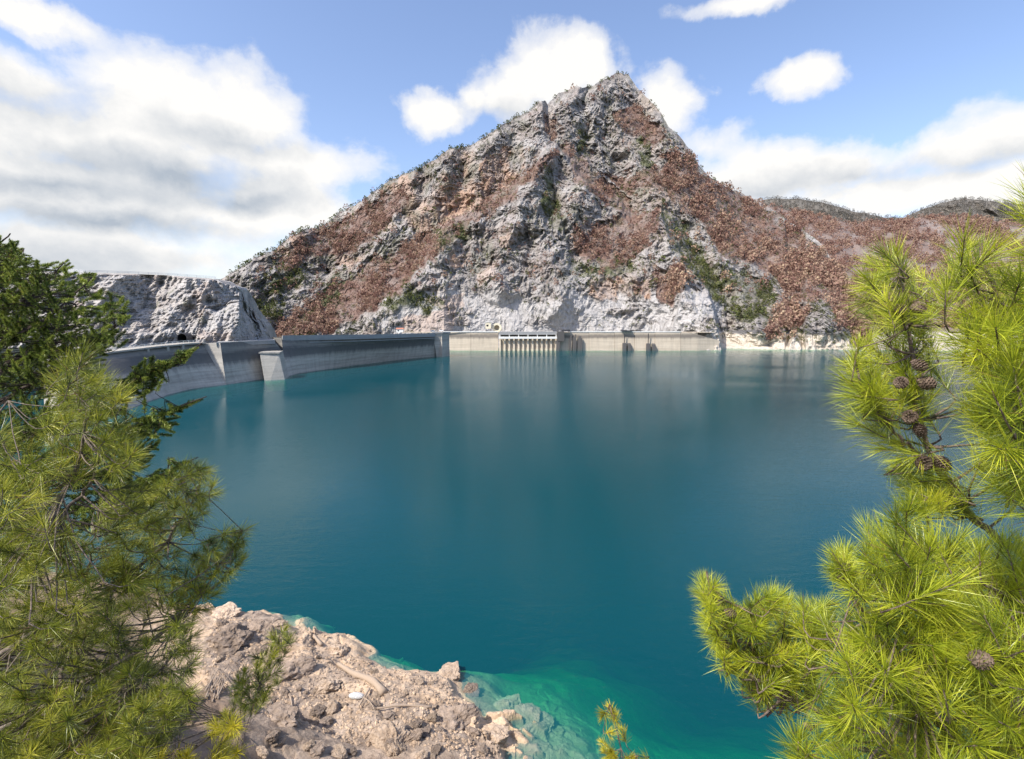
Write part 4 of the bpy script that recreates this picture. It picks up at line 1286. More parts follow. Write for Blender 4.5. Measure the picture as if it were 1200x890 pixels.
def cells(X, Y, size, seed):
    """blocky height of broken rock: value of the closest of jittered cells, and distance to the border"""
    gx, gy = np.floor(X / size), np.floor(Y / size)
    best = np.full(X.shape, 1e9); sec = np.full(X.shape, 1e9); val = np.zeros(X.shape); tx = np.zeros(X.shape); ty = np.zeros(X.shape)
    for i in (-1, 0, 1):
        for j in (-1, 0, 1):
            cx, cy = gx + i, gy + j
            h1 = np.modf(np.abs(np.sin(cx * 127.1 + cy * 311.7 + seed) * 43758.5453))[0]
            h2 = np.modf(np.abs(np.sin(cx * 269.5 + cy * 183.3 + seed) * 43758.5453))[0]
            h3 = np.modf(np.abs(np.sin(cx * 419.2 + cy * 71.9 + seed) * 43758.5453))[0]
            dx, dy = X - (cx + h1) * size, Y - (cy + h2) * size
            d = np.hypot(dx, dy) / size
            n = d < best
            sec = np.where(n, best, np.minimum(sec, d))
            val = np.where(n, h3 + (dx * (h1 - .5) + dy * (h2 - .5)) / size * 1.2, val); best = np.where(n, d, best)
    return val, sec - best


def bank_height(X, Y, detail=True):
    s = shore_dist(X, Y)
    s = s + 1.1 * fbm(X / 5, Y / 5, 0 * X, 3)
    sp = np.maximum(s, 0)
    z = np.where(s > 0, 1.0 * sstep(0, 1.6, s) + 0.9 * sstep(1.5, 6, s) + 0.06 * sp, 0)
    z = z + 0.6 * np.maximum(sp - 11, 0) + 0.75 * np.maximum(sp - 20, 0)
    under = np.minimum(s, 0)
    shelf = 0.4 + 4.6 * sstep(-7.5, -1.0, X) * (0.55 + 0.45 * sstep(0, 6, X))
    z = z + 0.30 * np.maximum(under, -shelf) + (1.0 - 0.42 * sstep(-12, 10, X)) * np.minimum(under + shelf, 0)
    z = np.maximum(z, -28)
    if detail:
        near = sstep(-12, -2, s)
        lump = fbm(X / 6.5, Y / 6.5, 0 * X + 2, 4)
        c1, e1 = cells(X + .5 * fbm(X / 2, Y / 2, 0 * X, 2), Y + .5 * fbm(X / 2 + 9, Y / 2, 0 * X, 2), 2.6, 1.0)
        c2, e2 = cells(X + .25 * fbm(X, Y, 0 * X, 2), Y + .25 * fbm(X + 9, Y, 0 * X, 2), 0.9, 4.0)
        rough = 0.25 + 0.75 * sstep(-0.2, 0.5, fbm(X / 7 + 3, Y / 7, 0 * X + 5, 3))
        rim = 1 + 1.0 * sstep(4.5, 1.0, np.abs(s - 1.5))
        z = z + near * (0.42 * lump + rim * rough * (0.62 * (c1 - .4) * sstep(0, .12, e1) + 0.28 * (c2 - .4) * sstep(0, .12, e2)) + 0.10 * ridged(X / 1.1, Y / 1.1, 0 * X, 4) * rough)
    ground_cap = 28.0 + 0.015 * np.maximum(0, -Y)
    return np.minimum(z, ground_cap), s


def build_bank():
    x = np.concatenate([np.linspace(-130, -44, 90, endpoint=False), np.linspace(-44, 8, 500, endpoint=False), np.linspace(8, 90, 110)])
    y = np.concatenate([np.linspace(-25, 26, 80, endpoint=False), np.linspace(26, 62, 400, endpoint=False), np.linspace(62, 100, 60)])
    X, Y = np.meshgrid(x, y)
    Z, s = bank_height(X, Y)
    n = fbm(X / 4, Y / 4, 0 * X + 12, 4)
    # grey, rougher rock: a strip by the left boulders and the lower edge of the ledge
    pxy = [(258, 712), (330, 722), (345, 752), (330, 800), (300, 800), (230, 790)]
    low = [(300, 800), (420, 806), (520, 830), (600, 870), (610, 920), (250, 930), (230, 850)]
    d = (np.stack([X, Y, Z - CH], -1)); yc = d[..., 1] * SP + d[..., 2] * CP; zc = d[..., 1] * CP - d[..., 2] * SP
    px = 600 + F * d[..., 0] / np.maximum(zc, .1); py = 445 - F * yc / np.maximum(zc, .1)
    j = (14 * n, 12 * fbm(X / 4 + 8, Y / 4, 0 * X, 4))
    grey = np.clip(masks_from(px, py, j, [pxy]) + masks_from(px, py, j, [low]) * .85, 0, 1)
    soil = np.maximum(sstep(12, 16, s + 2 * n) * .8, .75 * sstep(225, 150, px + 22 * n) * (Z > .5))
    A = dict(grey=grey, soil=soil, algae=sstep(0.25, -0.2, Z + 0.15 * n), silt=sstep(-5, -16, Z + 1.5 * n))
    V = np.stack([X, Y, Z], -1).reshape(-1, 3)
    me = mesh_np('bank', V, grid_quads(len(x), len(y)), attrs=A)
    tag(link('bank', me, M['ledge']), kind='structure')


build_bank()


def ground(px, py):
    """where the sight line through a pixel meets the bank"""
    Y = np.linspace(70, 5, 1400)[::-1]
    P = at(np.full(Y.shape, px), np.full(Y.shape, py), Y)
    z, _ = bank_height(P[:, 0], P[:, 1])
    hit = np.where(P[:, 2] <= z)[0]
    i = hit[0] if len(hit) else len(Y) - 1
    return np.array([P[i, 0], P[i, 1], z[i]])


def stone_mesh(seed, flat=0.6):
    import bmesh
    r = np.random.default_rng(seed)
    bm = bmesh.new(); bmesh.ops.create_icosphere(bm, subdivisions=5, radius=1.0)
    V = np.array([v.co[:] for v in bm.verts])
    planes = r.normal(size=(13, 3)); planes /= np.linalg.norm(planes, axis=1, keepdims=True)
    for p in planes:                      # chip flat faces off
        dd = V @ p; lim = r.uniform(.55, .85)
        V = np.where((dd > lim)[:, None], V - (dd - lim)[:, None] * p * .92, V)
    V *= (1 + 0.20 * fbm(V[:, 0] * 1.7 + seed, V[:, 1] * 1.7, V[:, 2] * 1.7, 5, .6) + 0.07 * ridged(V[:, 0] * 4 + seed, V[:, 1] * 4, V[:, 2] * 4, 4, .6)
          - 0.10 * np.abs(vnoise(V[:, 0] * 3.1, V[:, 1] * 3.1 + seed, V[:, 2] * 5)))[:, None]
    V *= np.array([r.uniform(.85, 1.25), r.uniform(.7, 1.0), flat * r.uniform(.8, 1.2)])
    for v, c in zip(bm.verts, V): v.co = c
    me = bpy.data.meshes.new('boulder'); bm.to_mesh(me); bm.free()
    return me


def pebble_mesh():
    import bmesh
    bm = bmesh.new(); bmesh.ops.create_icosphere(bm, subdivisions=4, radius=1.0)
    for v in bm.verts:
        f = 1 + .10 * math.sin(2 * v.co.x + 1) * math.cos(2.3 * v.co.y)
        v.co.x *= f; v.co.y *= .55 * f; v.co.z *= .8
    me = bpy.data.meshes.new('pebble'); bm.to_mesh(me); bm.free()
    for p in me.polygons: p.use_smooth = True
    return me


ST = [stone_mesh(60 + i) for i in range(6)] + [pebble_mesh()]
STM = {}


def stone(name, px, py, wpx, mat, label, cat='rock', group=None, k=0, sink=.45, flat=None, tilt=0.35):
    g = ground(px, py); dist = np.linalg.norm(g - np.array([0, 0, CH]))
    r_ = wpx * 0.5 * dist / F
    key = (k, mat)
    if key not in STM:
        me = ST[k].copy(); me.materials.append(M[mat]); STM[key] = me
    o = bpy.data.objects.new(name, STM[key]); COL.objects.link(o)
    o.location = (g[0], g[1], g[2] + r_ * (.45 - sink)); o.scale = (r_, r_, r_ * (flat or 1))
    o.rotation_euler = (random.uniform(-tilt, tilt), random.uniform(-tilt, tilt), random.uniform(0, 6.28))
    return tag(o, label, cat, group)


BIG = [(303, 741, 40, 'boulder_grey', 'large brown boulder at the upper end of the ledge under the pine branches', 0), (270, 752, 46, 'boulder_grey', 'wide dark cracked boulder below the pine branches on the ledge', 1),
       (266, 722, 34, 'boulder', 'pale jagged boulder where the ledge meets the water beside the pine', 2), (397, 762, 26, 'boulder', 'brown rounded boulder alone in the middle of the pale ledge', 3),
       (344, 789, 38, 'boulder_grey', 'smooth grey boulder beside the pine sapling on the ledge', 4), (528, 792, 32, 'boulder', 'blocky pink brown boulder on the corner of the ledge over the water', 2),
       (549, 812, 24, 'boulder_grey', 'dark undercut boulder at the water edge below the blocky corner boulder', 0), (474, 768, 24, 'boulder', 'pale flat boulder on the far rim of the ledge', 1),
       (426, 752, 20, 'boulder', 'small upright boulder on the rim of the ledge beside a dark log', 2), (385, 804, 30, 'boulder', 'flat pale slab lying near the white stone', 3),
       (532, 848, 46, 'boulder_grey', 'big grey weathered boulder on the lower part of the ledge', 4), (330, 846, 44, 'boulder_grey', 'long grey brown boulder at the bottom edge of the ledge', 5),
       (585, 862, 26, 'boulder', 'light boulder at the tip of the ledge near the sunken rocks', 2), (458, 868, 40, 'boulder', 'pale cracked boulder at the bottom of the ledge in the middle', 1)]
for px, py, w_, mt, lb, k in BIG:
    stone('boulder', px, py, w_, mt, lb, 'boulder', 'big boulders on the ledge', k)
stone('white_stone', 418, 819, 15, 'white_stone', 'smooth white flat stone lying on the pale rock ledge', 'stone', None, 6, .1, .42, .1)
r2 = np.random.default_rng(5)
LEDGE_PX = [(255, 715), (330, 726), (400, 748), (470, 772), (535, 795), (560, 830), (590, 872), (600, 890), (300, 890), (235, 800)]
cnt = 0
while cnt < 80:
    px, py = r2.uniform(235, 605), r2.uniform(705, 890)
    if not inpoly(np.array([px]), np.array([py]), LEDGE_PX)[0]: continue
    gy = r2.uniform() < (.55 if py > 810 or px < 340 else .2)
    stone('rock', px, py, r2.uniform(4, 13) * (1 + .5 * (py > 830)), 'boulder_grey' if gy else 'boulder',
          ('loose grey brown rock among many scattered on the lakeside ledge' if gy else 'loose pale sandy rock among many scattered on the lakeside ledge'), 'rock', 'loose grey rocks on the ledge' if gy else 'loose pale rocks on the ledge', cnt % 6, .2)
    cnt += 1
for px, py, w_, lb, k in ((590, 828, 60, 'yellow green sunken rock just under the water touching the ledge', 0), (622, 848, 56, 'largest sunken rock standing furthest out in the green shallows', 1), (610, 872, 50, 'low sunken rock in the shallows below the other sunken rocks', 4), (562, 806, 26, 'small sunken rock at the corner of the ledge', 2), (640, 880, 34, 'faint deep sunken rock near the bottom of the green shallows', 5)):
    g = on_z(px, py, -.7); rr = w_ * .5 * np.linalg.norm(g - np.array([0, 0, CH])) / F
    me = ST[k].copy(); me.materials.append(M['sunk_stone'])
    o = bpy.data.objects.new('sunken_rock', me); COL.objects.link(o); o.location = (g[0], g[1], -0.95 - .3 * (k == 5) * 3 - .2); o.scale = (rr, rr, rr * .8); o.rotation_euler.z = k
    tag(o, lb, 'rock', 'sunken rocks off the ledge')
# gravel
pts = []
while len(pts) < 2600:
    px, py = r2.uniform(225, 610), r2.uniform(705, 900)
    if inpoly(np.array([px]), np.array([py]), LEDGE_PX)[0]: pts.append((px, py))
pts = np.array(pts); c0 = on_z(pts[:, 0], pts[:, 1], 1.8)
zg, _ = bank_height(c0[:, 0], c0[:, 1])
ico = np.array([(1, 0, 0), (-1, 0, 0), (0, 1, 0), (0, -1, 0), (0, 0, .7), (0, 0, -.7)], float)
it = np.array([(0, 2, 4), (2, 1, 4), (1, 3, 4), (3, 0, 4), (2, 0, 5), (1, 2, 5), (3, 1, 5), (0, 3, 5)])
sz = r2.uniform(.05, .2, len(pts)) ** 1.0
V = ico[None] * (1 + .45 * r2.uniform(-1, 1, (len(pts), 6, 1))) * sz[:, None, None]
V = V + np.stack([c0[:, 0], c0[:, 1], zg + .03], 1)[:, None]
T = (it[None] + (np.arange(len(pts)) * 6)[:, None, None]).reshape(-1, 3)
A0 = np.repeat(r2.uniform(0, .7, len(pts)), 6)
tag(link('gravel', mesh_np('gravel', V.reshape(-1, 3), None, T, attrs=dict(grey=A0)), M['ledge']), 'loose broken stone chips strewn over the lakeside ledge', 'gravel', kind='stuff')


def stick(name, pix, rpx, mat, label, cat, lift=.15, fork=None):
    P = [ground(*p) + np.array([0, 0, lift]) for p in pix]
    n = 14
    sp = spline(P, n); zs, _ = bank_height(sp[:, 0], sp[:, 1]); sp[:, 2] = np.maximum(sp[:, 2], zs + .05)
    d = np.linalg.norm(P[0] - np.array([0, 0, CH])); r_ = rpx * d / F
    m = MB().tube(sp, np.linspace(r_ * .55, r_, n) * (1 + .12 * np.sin(np.arange(n) * 2.1)), 8)
    if fork:
        a = sp[int(fork[0] * n)]; b_ = ground(*fork[1]) + np.array([0, 0, lift * 1.5])
        m.tube(spline([a, (a + b_) / 2 + np.array([.1, 0, .15]), b_], 8), np.linspace(r_ * .6, r_ * .2, 8), 6)
    o = m.build(name, M[mat], smooth=True)
    return tag(o, label, cat)


stick('driftwood_log', [(396, 780), (415, 792), (436, 800), (450, 815)], 3.4, 'drift', 'thick pale curved driftwood log lying across the ledge', 'driftwood')
stick('driftwood_branch', [(362, 738), (368, 748), (377, 758)], 1.7, 'drift', 'short straight pale driftwood branch near the rim of the ledge', 'driftwood')
stick('dark_log', [(392, 738), (404, 740), (414, 744)], 3.2, 'bark_dark', 'short dark log lying on the rim of the ledge by the water', 'log')
stick('driftwood_branch', [(421, 832), (428, 820), (433, 812)], 1.2, 'drift', 'thin forked driftwood branch just below the thick log', 'driftwood', .3, (.5, (440, 842)))
stick('driftwood_branch', [(340, 818), (342, 828), (341, 838)], 1.1, 'drift', 'thin upright driftwood stick at the foot of the grey rocks', 'driftwood', .2)
stick('driftwood_branch', [(440, 834), (470, 830), (506, 832)], 1.3, 'drift', 'long thin driftwood branch lying level on the lower ledge', 'driftwood', .2)
tw = empty('dead_twigs', ground(255, 812), 'bundle of bleached dead twigs on the ledge below the boulders', 'twigs'); o0 = np.array(tw.location)
for i in range(12):
    a = ground(r2.uniform(238, 262), r2.uniform(808, 826)); b_ = ground(r2.uniform(245, 282), r2.uniform(775, 800))
    MB().tube(spline([a + [0, 0, .1], (a + b_) / 2 + [r2.uniform(-.3, .3), 0, .5], b_ + [0, 0, .4]], 8), np.linspace(.05, .015, 8), 5).build('twig', M['drift'], tw, o0)


# ------------------------------------------------------------------ pines in front
def frame(d):
    ref = np.where(np.abs(d[:, 2:3]) > .9, np.array([[1., 0, 0]]), np.array([[0, 0, 1.]]))
    a = np.cross(d, ref); a /= np.linalg.norm(a, axis=1, keepdims=True)
    return a, np.cross(d, a)


def needle_mesh(name, base, dirs, lens, wid, rng, tone, droop=0.12, curl=.16):
    """base/dirs: roots and directions of single needles; each is a tapered bent blade"""
    n = len(base)
    rv = rng.normal(size=(n, 3)); side = np.cross(dirs, rv); side /= np.linalg.norm(side, axis=1, keepdims=True)
    bend = np.cross(dirs, side) * rng.uniform(-curl, curl, n)[:, None]; bend[:, 2] -= droop * rng.uniform(0, 1, n)
    L = lens[:, None]; w = side * (wid * 0.5 * rng.uniform(.75, 1.2, n))[:, None]
    m = base + dirs * L * .5 + bend * L * .28; tip = base + dirs * L + bend * L
    V = np.stack([base - w * .8, base + w * .8, m + w, m - w, tip], 1).reshape(-1, 3)
    i = np.arange(n)[:, None] * 5
    v = np.clip(rng.normal(0.42, .20, n) + tone, 0.10, 1)
    v = np.where(rng.uniform(0, 1, n) < .025, 0.0, v)
    var = np.stack([v * .75, v * .75, v, v, np.minimum(v + .12 * (v > 0), 1)], 1)
    return mesh_np(name, V, i + np.array([[0, 1, 2, 3]]), i + np.array([[3, 2, 4]]), attrs=dict(var=var.ravel()))


def shoots_to_needles(tips, axes, slen, nper, nlen, rng, a0=62, a1=18, back=0.0):
    """needles set all round each shoot, more open at its foot and closing towards its tip"""
    k = len(tips)
    u = rng.uniform(0, 1, (k, nper)) ** .8
    a, b = frame(axes)
    th = rng.uniform(0, 6.283, (k, nper))
    ang = np.radians(a0 + (a1 - a0) * u + rng.normal(0, 9, (k, nper)))
    rad = a[:, None] * np.cos(th)[..., None] + b[:, None] * np.sin(th)[..., None]
    d = axes[:, None] * np.cos(ang)[..., None] + rad * np.sin(ang)[..., None]
    base = tips[:, None] - axes[:, None] * ((1 - u) * slen[:, None])[..., None]
    ln = nlen[:, None] * rng.uniform(.72, 1.1, (k, nper)) * (1 - .25 * u ** 3)
    tone = np.repeat(rng.normal(0, .22, k), nper)
    d = d.reshape(-1, 3); d /= np.linalg.norm(d, axis=1, keepdims=True)
    return base.reshape(-1, 3), d, ln.ravel(), tone


_ti = [((0, 1, 2))]


def cone_mesh(seed):
    r = np.random.default_rng(seed); m = MB()
    n = 64
    for i in range(n):
        t = i / n; z = t; rr = .40 * math.sin(math.pi * (0.12 + .84 * t)) ** .8; th = i * 2.39996
        c = np.array([rr * math.cos(th), rr * math.sin(th), z]); o_ = np.array([math.cos(th), math.sin(th), .55]); o_ /= np.linalg.norm(o_)
        s_ = np.array([-math.sin(th), math.cos(th), 0]); up = np.cross(s_, o_) * -1
        w, l, h = .15 * (1.1 - .5 * t), .17, .05
        m.add([c - s_ * w - o_ * .22, c + s_ * w - o_ * .22, c + s_ * w * .9 + o_ * l * .7 + up * h, c + o_ * l, c - s_ * w * .9 + o_ * l * .7 + up * h, c + o_ * .3 * l + up * h * 2.4],
              [(0, 1, 5), (1, 2, 5), (2, 3, 5), (3, 4, 5), (4, 0, 5), (0, 4, 3, 2, 1)])
    me = bpy.data.meshes.new('pine_cone'); me.from_pydata([tuple(v) for v in np.concatenate(m.v)], [], m.f); me.materials.append(M['cone'])
    return me


CONE = [cone_mesh(1), cone_mesh(2)]


class Pine:
    """a tree: trunk on the bank, limbs as polylines, shoots placed in the crown's volume and joined to the nearest limb"""
    def __init__(s, name, base, label, cat, bark, group=None):
        z, _ = bank_height(np.array([base[0]]), np.array([base[1]]), False)
        s.o = np.array([base[0], base[1], float(z[0]) - .1])
        s.root = empty(name, s.o, label, cat, group); s.bark = bark; s.limbs = []; s.rng = np.random.default_rng(len(name) * 7 + int(abs(base[0]) * 100))

    def limb(s, pts, r0, r1, name='branch', n=26, wob=.012):
        P = spline(pts, n)
        P[1:-1] += s.rng.normal(0, wob, (n - 2, 3)) * .6
        s.limbs.append(dict(P=P, R=np.linspace(r0, r1, n), name=name, tw=[], sh=[]))
        return len(s.limbs) - 1

    def crown(s, poly, dep, n, flow, slen=.14, nlen=.115, spread=.38, min_px=11, avoid=(), toward=.0, tries=40):
        """poly: outline in the photo; dep: distance range; flow(px,py)->screen angle the shoots point to"""
        rg_ = s.rng; xs = [p[0] for p in poly]; ys = [p[1] for p in poly]; out = []
        for _ in range(n * tries):
            if len(out) >= n: break
            px, py = rg_.uniform(min(xs), max(xs)), rg_.uniform(min(ys), max(ys))
            if not inpoly(np.array([px]), np.array([py]), poly)[0]: continue
            Y = rg_.uniform(*dep(px, py))
            if any((px - q[0]) ** 2 + (py - q[1]) ** 2 < min_px ** 2 and abs(Y - q[2]) < .35 for q in out[-90:]): continue
            out.append((px, py, Y))
        for px, py, Y in out:
            a = flow(px, py) + rg_.normal(0, spread)
            d = np.array([math.cos(a), rg_.normal(-toward, .42), math.sin(a)]); d /= np.linalg.norm(d)
            tip = at(px, py, Y); tip = np.array(tip).reshape(3)
            s.attach(tip, d, slen * rg_.uniform(.7, 1.3), nlen * rg_.uniform(.85, 1.1))

    def attach(s, tip, d, sl, nl):
        best = None
        Q = np.concatenate([L['P'][2:] for L in s.limbs]); q = Q[np.argmin(np.linalg.norm(Q - tip, axis=1))]
        out = (tip - q) / (np.linalg.norm(tip - q) + 1e-6)      # shoots grow away from the wood that bears them
        d = d + .8 * out; d = d / np.linalg.norm(d)
        foot = tip - d * sl
        for li, L in enumerate(s.limbs):
            dd = np.linalg.norm(L['P'] - foot, axis=1); dd[:2] += 2
            # prefer joints lying behind the shoot
            dd = dd + .5 * np.maximum(0, (L['P'] - foot) @ d)
            i = int(np.argmin(dd))
            if best is None or dd[i] < best[0]: best = (dd[i], li, i)
        _, li, i = best; L = s.limbs[li]; j = L['P'][i]
        ln = np.linalg.norm(foot - j)
        mid = foot - d * ln * .15 + np.array([0, 0, -.03 * ln])
        if ln > .03:
            C = spline([j, .5 * (j + mid) + s.rng.normal(0, .02, 3) * ln, mid * .6 + foot * .4, tip], 9)
            L['tw'].append((C, np.linspace(min(L['R'][i] * .6, .004 + .006 * ln), .0016, 9)))
        L['sh'].append((tip, d, sl, nl))

    def cones(s, L):
        for px, py, Y, sz, dx, dz in L:
            p = np.array(at(px, py, Y)).reshape(3)
            li = min(range(len(s.limbs)), key=lambda q: np.linalg.norm(s.limbs[q]['P'] - p, axis=1).min())
            s.limbs[li].setdefault('cone', []).append((p, sz, dx, dz))

    def finish(s, mat, nper, wid, dark=None, droop=.10, a0=62, a1=18):
        for li, L in enumerate(s.limbs):
            m = MB().tube(L['P'], L['R'], 8)
            for C, rr in L['tw']: m.tube(C, rr, 5)
            br = m.build(L['name'], M[s.bark], s.root, s.o, smooth=True)
            if L['sh']:
                tips = np.array([q[0] for q in L['sh']]); ax = np.array([q[1] for q in L['sh']])
                sl = np.array([q[2] for q in L['sh']]); nl = np.array([q[3] for q in L['sh']])
                b, d, ln, tone = shoots_to_needles(tips, ax, sl, nper, nl, s.rng, a0, a1)
                me = needle_mesh('needles', b - s.o, d, ln, wid, s.rng, tone, droop)
                link('needles', me, M[mat], br)
            for p, sz, dx, dz in L.get('cone', []):
                c = bpy.data.objects.new('pine_cone', CONE[li % 2]); COL.objects.link(c); c.parent = br
                c.location = p - s.o; c.scale = (sz * .66,) * 3; c.rotation_euler = (R(90) - dz, .2, dx)


def A3(px, py, Y): return np.array(at(px, py, Y)).reshape(3)


def up_left(px, py): return R(105) + R(40) * np.clip((1080 - px) / 220, -1, 1)


# right: tall branch with cones
t = Pine('pine_tree', (2.6, 1.2), 'lime green pine with brown cones along its branches at the right, rising above the horizon', 'pine tree', 'bark')
gz = t.o
t.limb([gz, A3(1420, 900, 1.9), A3(1330, 640, 1.8), A3(1290, 300, 1.8), A3(1290, 120, 1.8)], .07, .02, 'trunk')
t.limb([A3(1330, 700, 1.8), A3(1240, 672, 1.75), A3(1195, 645, 1.72), A3(1142, 611, 1.7), A3(1100, 552, 1.7), A3(1078, 490, 1.7), A3(1070, 430, 1.7), A3(1067, 360, 1.7), A3(1060, 300, 1.7)], .017, .004)
t.limb([A3(1325, 660, 1.6), A3(1260, 600, 1.45), A3(1205, 520, 1.4), A3(1180, 430, 1.4), A3(1165, 350, 1.4), A3(1150, 285, 1.4)], .014, .004)
t.limb([A3(1300, 420, 1.7), A3(1260, 330, 1.5), A3(1225, 270, 1.4), A3(1212, 238, 1.4)], .01, .003)
t.limb([A3(1100, 552, 1.7), A3(1060, 520, 1.68), A3(1030, 480, 1.66), A3(1008, 440, 1.66), A3(1000, 400, 1.66)], .007, .003)
PA1 = [(1022, 300), (1042, 287), (1062, 300), (1080, 330), (1092, 390), (1100, 450), (1090, 480), (1078, 500), (1050, 470), (1018, 440), (1000, 430), (1006, 380), (1010, 340)]
t.crown(PA1, lambda x, y: (1.6, 1.95), 58, up_left, .10, .105, .42, 12)
t.crown([(1000, 420), (1020, 440), (1040, 500), (1070, 540), (1050, 565), (1040, 535), (1022, 512), (1006, 500), (990, 440)], lambda x, y: (1.6, 1.85), 20, lambda x, y: R(130), .12, .12, .4, 12)
t.crown([(1070, 540), (1110, 560), (1140, 600), (1110, 590), (1050, 580), (1045, 560)], lambda x, y: (1.6, 1.9), 22, lambda x, y: R(115), .11, .115, .5, 12)
t.crown([(1118, 290), (1130, 268), (1150, 276), (1180, 295), (1230, 300), (1260, 420), (1260, 590), (1200, 590), (1165, 545), (1130, 480), (1112, 420), (1105, 350)], lambda x, y: (1.2, 1.75), 84, lambda x, y: R(112), .12, .115, .42, 11)
t.crown([(1196, 215), (1225, 205), (1240, 250), (1205, 250)], lambda x, y: (1.35, 1.5), 6, lambda x, y: R(130), .1, .11, .4, 8)
t.crown([(1130, 380), (1230, 380), (1230, 610), (1170, 580)], lambda x, y: (1.0, 1.3), 34, lambda x, y: R(130), .13, .125, .5, 14)
t.cones([(1069, 362, 1.62, .062, 1.6, .2), (1060, 364, 1.63, .05, -1.4, .3), (1069, 424, 1.62, .062, 1.0, -.5), (1076, 446, 1.62, .07, 1.3, -.3), (1062, 447, 1.62, .06, -1.3, -.2), (1070, 484, 1.62, .066, -.9, -.5), (1073, 498, 1.62, .06, .4, -.8),
         (1084, 536, 1.62, .07, -.6, -.7), (1097, 536, 1.62, .07, .6, -.7), (1176, 516, 1.3, .042, 1.3, .1), (1144, 546, 1.6, .05, 1.2, -.1)])
t.finish('needle_lime', 120, .0013)

# right: lower tree filling the corner
t = Pine('pine_tree', (1.9, 1.6), 'yellow green bushy pine filling the corner below the cone bearing pine', 'pine tree', 'bark')
t.limb([t.o, A3(1160, 1250, 1.5), A3(1165, 1000, 1.45), A3(1160, 860, 1.4), A3(1160, 760, 1.35), A3(1162, 690, 1.3)], .05, .006, 'trunk')
t.limb([A3(1163, 960, 1.45), A3(1080, 880, 1.5), A3(961, 834, 1.55), A3(920, 818, 1.56), A3(880, 790, 1.58), A3(852, 735, 1.6), A3(842, 700, 1.6), A3(828, 670, 1.6)], .016, .003)
t.limb([A3(1163, 900, 1.42), A3(1100, 850, 1.35), A3(1075, 790, 1.3), A3(1062, 720, 1.3), A3(1056, 665, 1.3)], .012, .004)
t.limb([A3(1100, 850, 1.35), A3(1040, 780, 1.35), A3(1010, 720, 1.4), A3(990, 680, 1.4), A3(985, 655, 1.4)], .009, .003)
t.limb([A3(1163, 900, 1.42), A3(1190, 800, 1.2), A3(1210, 700, 1.15)], .012, .004)
t.limb([A3(1080, 880, 1.5), A3(1000, 880, 1.4), A3(950, 870, 1.4)], .008, .003)
t.limb([A3(1162, 760, 1.35), A3(1120, 680, 1.5), A3(1090, 620, 1.55), A3(1080, 580, 1.6)], .008, .003)
PB1 = [(815, 668), (832, 672), (848, 712), (885, 702), (905, 692), (945, 708), (960, 715), (975, 700), (975, 740), (965, 790), (940, 800), (935, 830), (905, 822), (870, 805), (850, 780), (832, 752), (826, 720)]
t.crown(PB1, lambda x, y: (1.45, 1.8), 125, lambda x, y: R(98) + R(25) * np.clip((890 - x) / 80, -1, 1), .075, .075, .5, 8)
t.crown([(975, 645), (990, 640), (1000, 672), (985, 690), (976, 670)], lambda x, y: (1.35, 1.5), 7, lambda x, y: R(110), .08, .08, .4, 8)
t.crown([(1000, 660), (1010, 625), (1040, 600), (1080, 575), (1105, 590), (1150, 620), (1240, 640), (1240, 760), (1100, 770), (1020, 760), (985, 740), (985, 700)], lambda x, y: (1.15, 1.6), 128, lambda x, y: R(108), .11, .105, .44, 11)
t.crown([(985, 740), (1020, 760), (1240, 750), (1240, 910), (925, 910), (930, 870), (955, 840), (965, 800)], lambda x, y: (1.0, 1.6), 150, lambda x, y: R(110), .11, .105, .5, 11)
t.crown([(1060, 640), (1200, 640), (1220, 860), (1060, 820)], lambda x, y: (1.08, 1.3), 26, lambda x, y: R(95), .13, .12, .5, 18)
t.cones([(850, 716, 1.55, .05, 1.2, -.3), (857, 728, 1.55, .05, 1.0, -.3), (853, 752, 1.55, .045, -1, -.3), (985, 662, 1.38, .042, 1, -.3), (990, 672, 1.38, .042, -1, -.2), (1136, 772, 1.05, .062, 1.4, .0), (1000, 690, 1.38, .035, 1, -.2), (1120, 820, 1.3, .07, 1.2, -.6), (1145, 850, 1.3, .07, .4, -.6), (1022, 842, 1.42, .05, .5, -.3), (942, 848, 1.5, .04, .9, -.2)])
t.finish('needle_lime', 125, .00125)

# left: olive pine
t = Pine('pine_tree', (-3.2, 1.2), 'olive green pine with bare grey branches sweeping up across the left foreground', 'pine tree', 'bark_pale')
t.limb([t.o, A3(-260, 1100, 2.4), A3(-170, 800, 2.5), A3(-110, 560, 2.7), A3(-60, 400, 2.8)], .07, .02, 'trunk')
t.limb([A3(-190, 860, 2.45), A3(-60, 800, 2.4), A3(40, 742, 2.4), A3(130, 690, 2.5), A3(190, 640, 2.6), A3(225, 590, 2.7), A3(236, 556, 2.7)], .022, .004)
t.limb([A3(-200, 950, 2.4), A3(-40, 880, 2.3), A3(60, 820, 2.3), A3(150, 770, 2.4), A3(215, 720, 2.5), A3(262, 660, 2.6), A3(284, 622, 2.6)], .02, .004)
t.limb([A3(-150, 740, 2.5), A3(-30, 690, 2.4), A3(30, 640, 2.3), A3(80, 570, 2.2), A3(100, 500, 2.2), A3(92, 440, 2.2)], .018, .004)
t.limb([A3(30, 640, 2.3), A3(90, 590, 2.4), A3(125, 530, 2.4), A3(140, 480, 2.4)], .01, .003)
t.limb([A3(-220, 1040, 2.3), A3(-20, 960, 2.2), A3(60, 890, 2.2), A3(130, 830, 2.3), A3(190, 780, 2.4), A3(225, 745, 2.5)], .02, .004)
t.limb([A3(60, 820, 2.3), A3(90, 740, 2.5), A3(105, 660, 2.6), A3(115, 600, 2.6)], .01, .003)
t.limb([A3(-130, 620, 2.6), A3(-60, 560, 2.3), A3(-10, 500, 2.0), A3(10, 470, 2.0)], .012, .003)
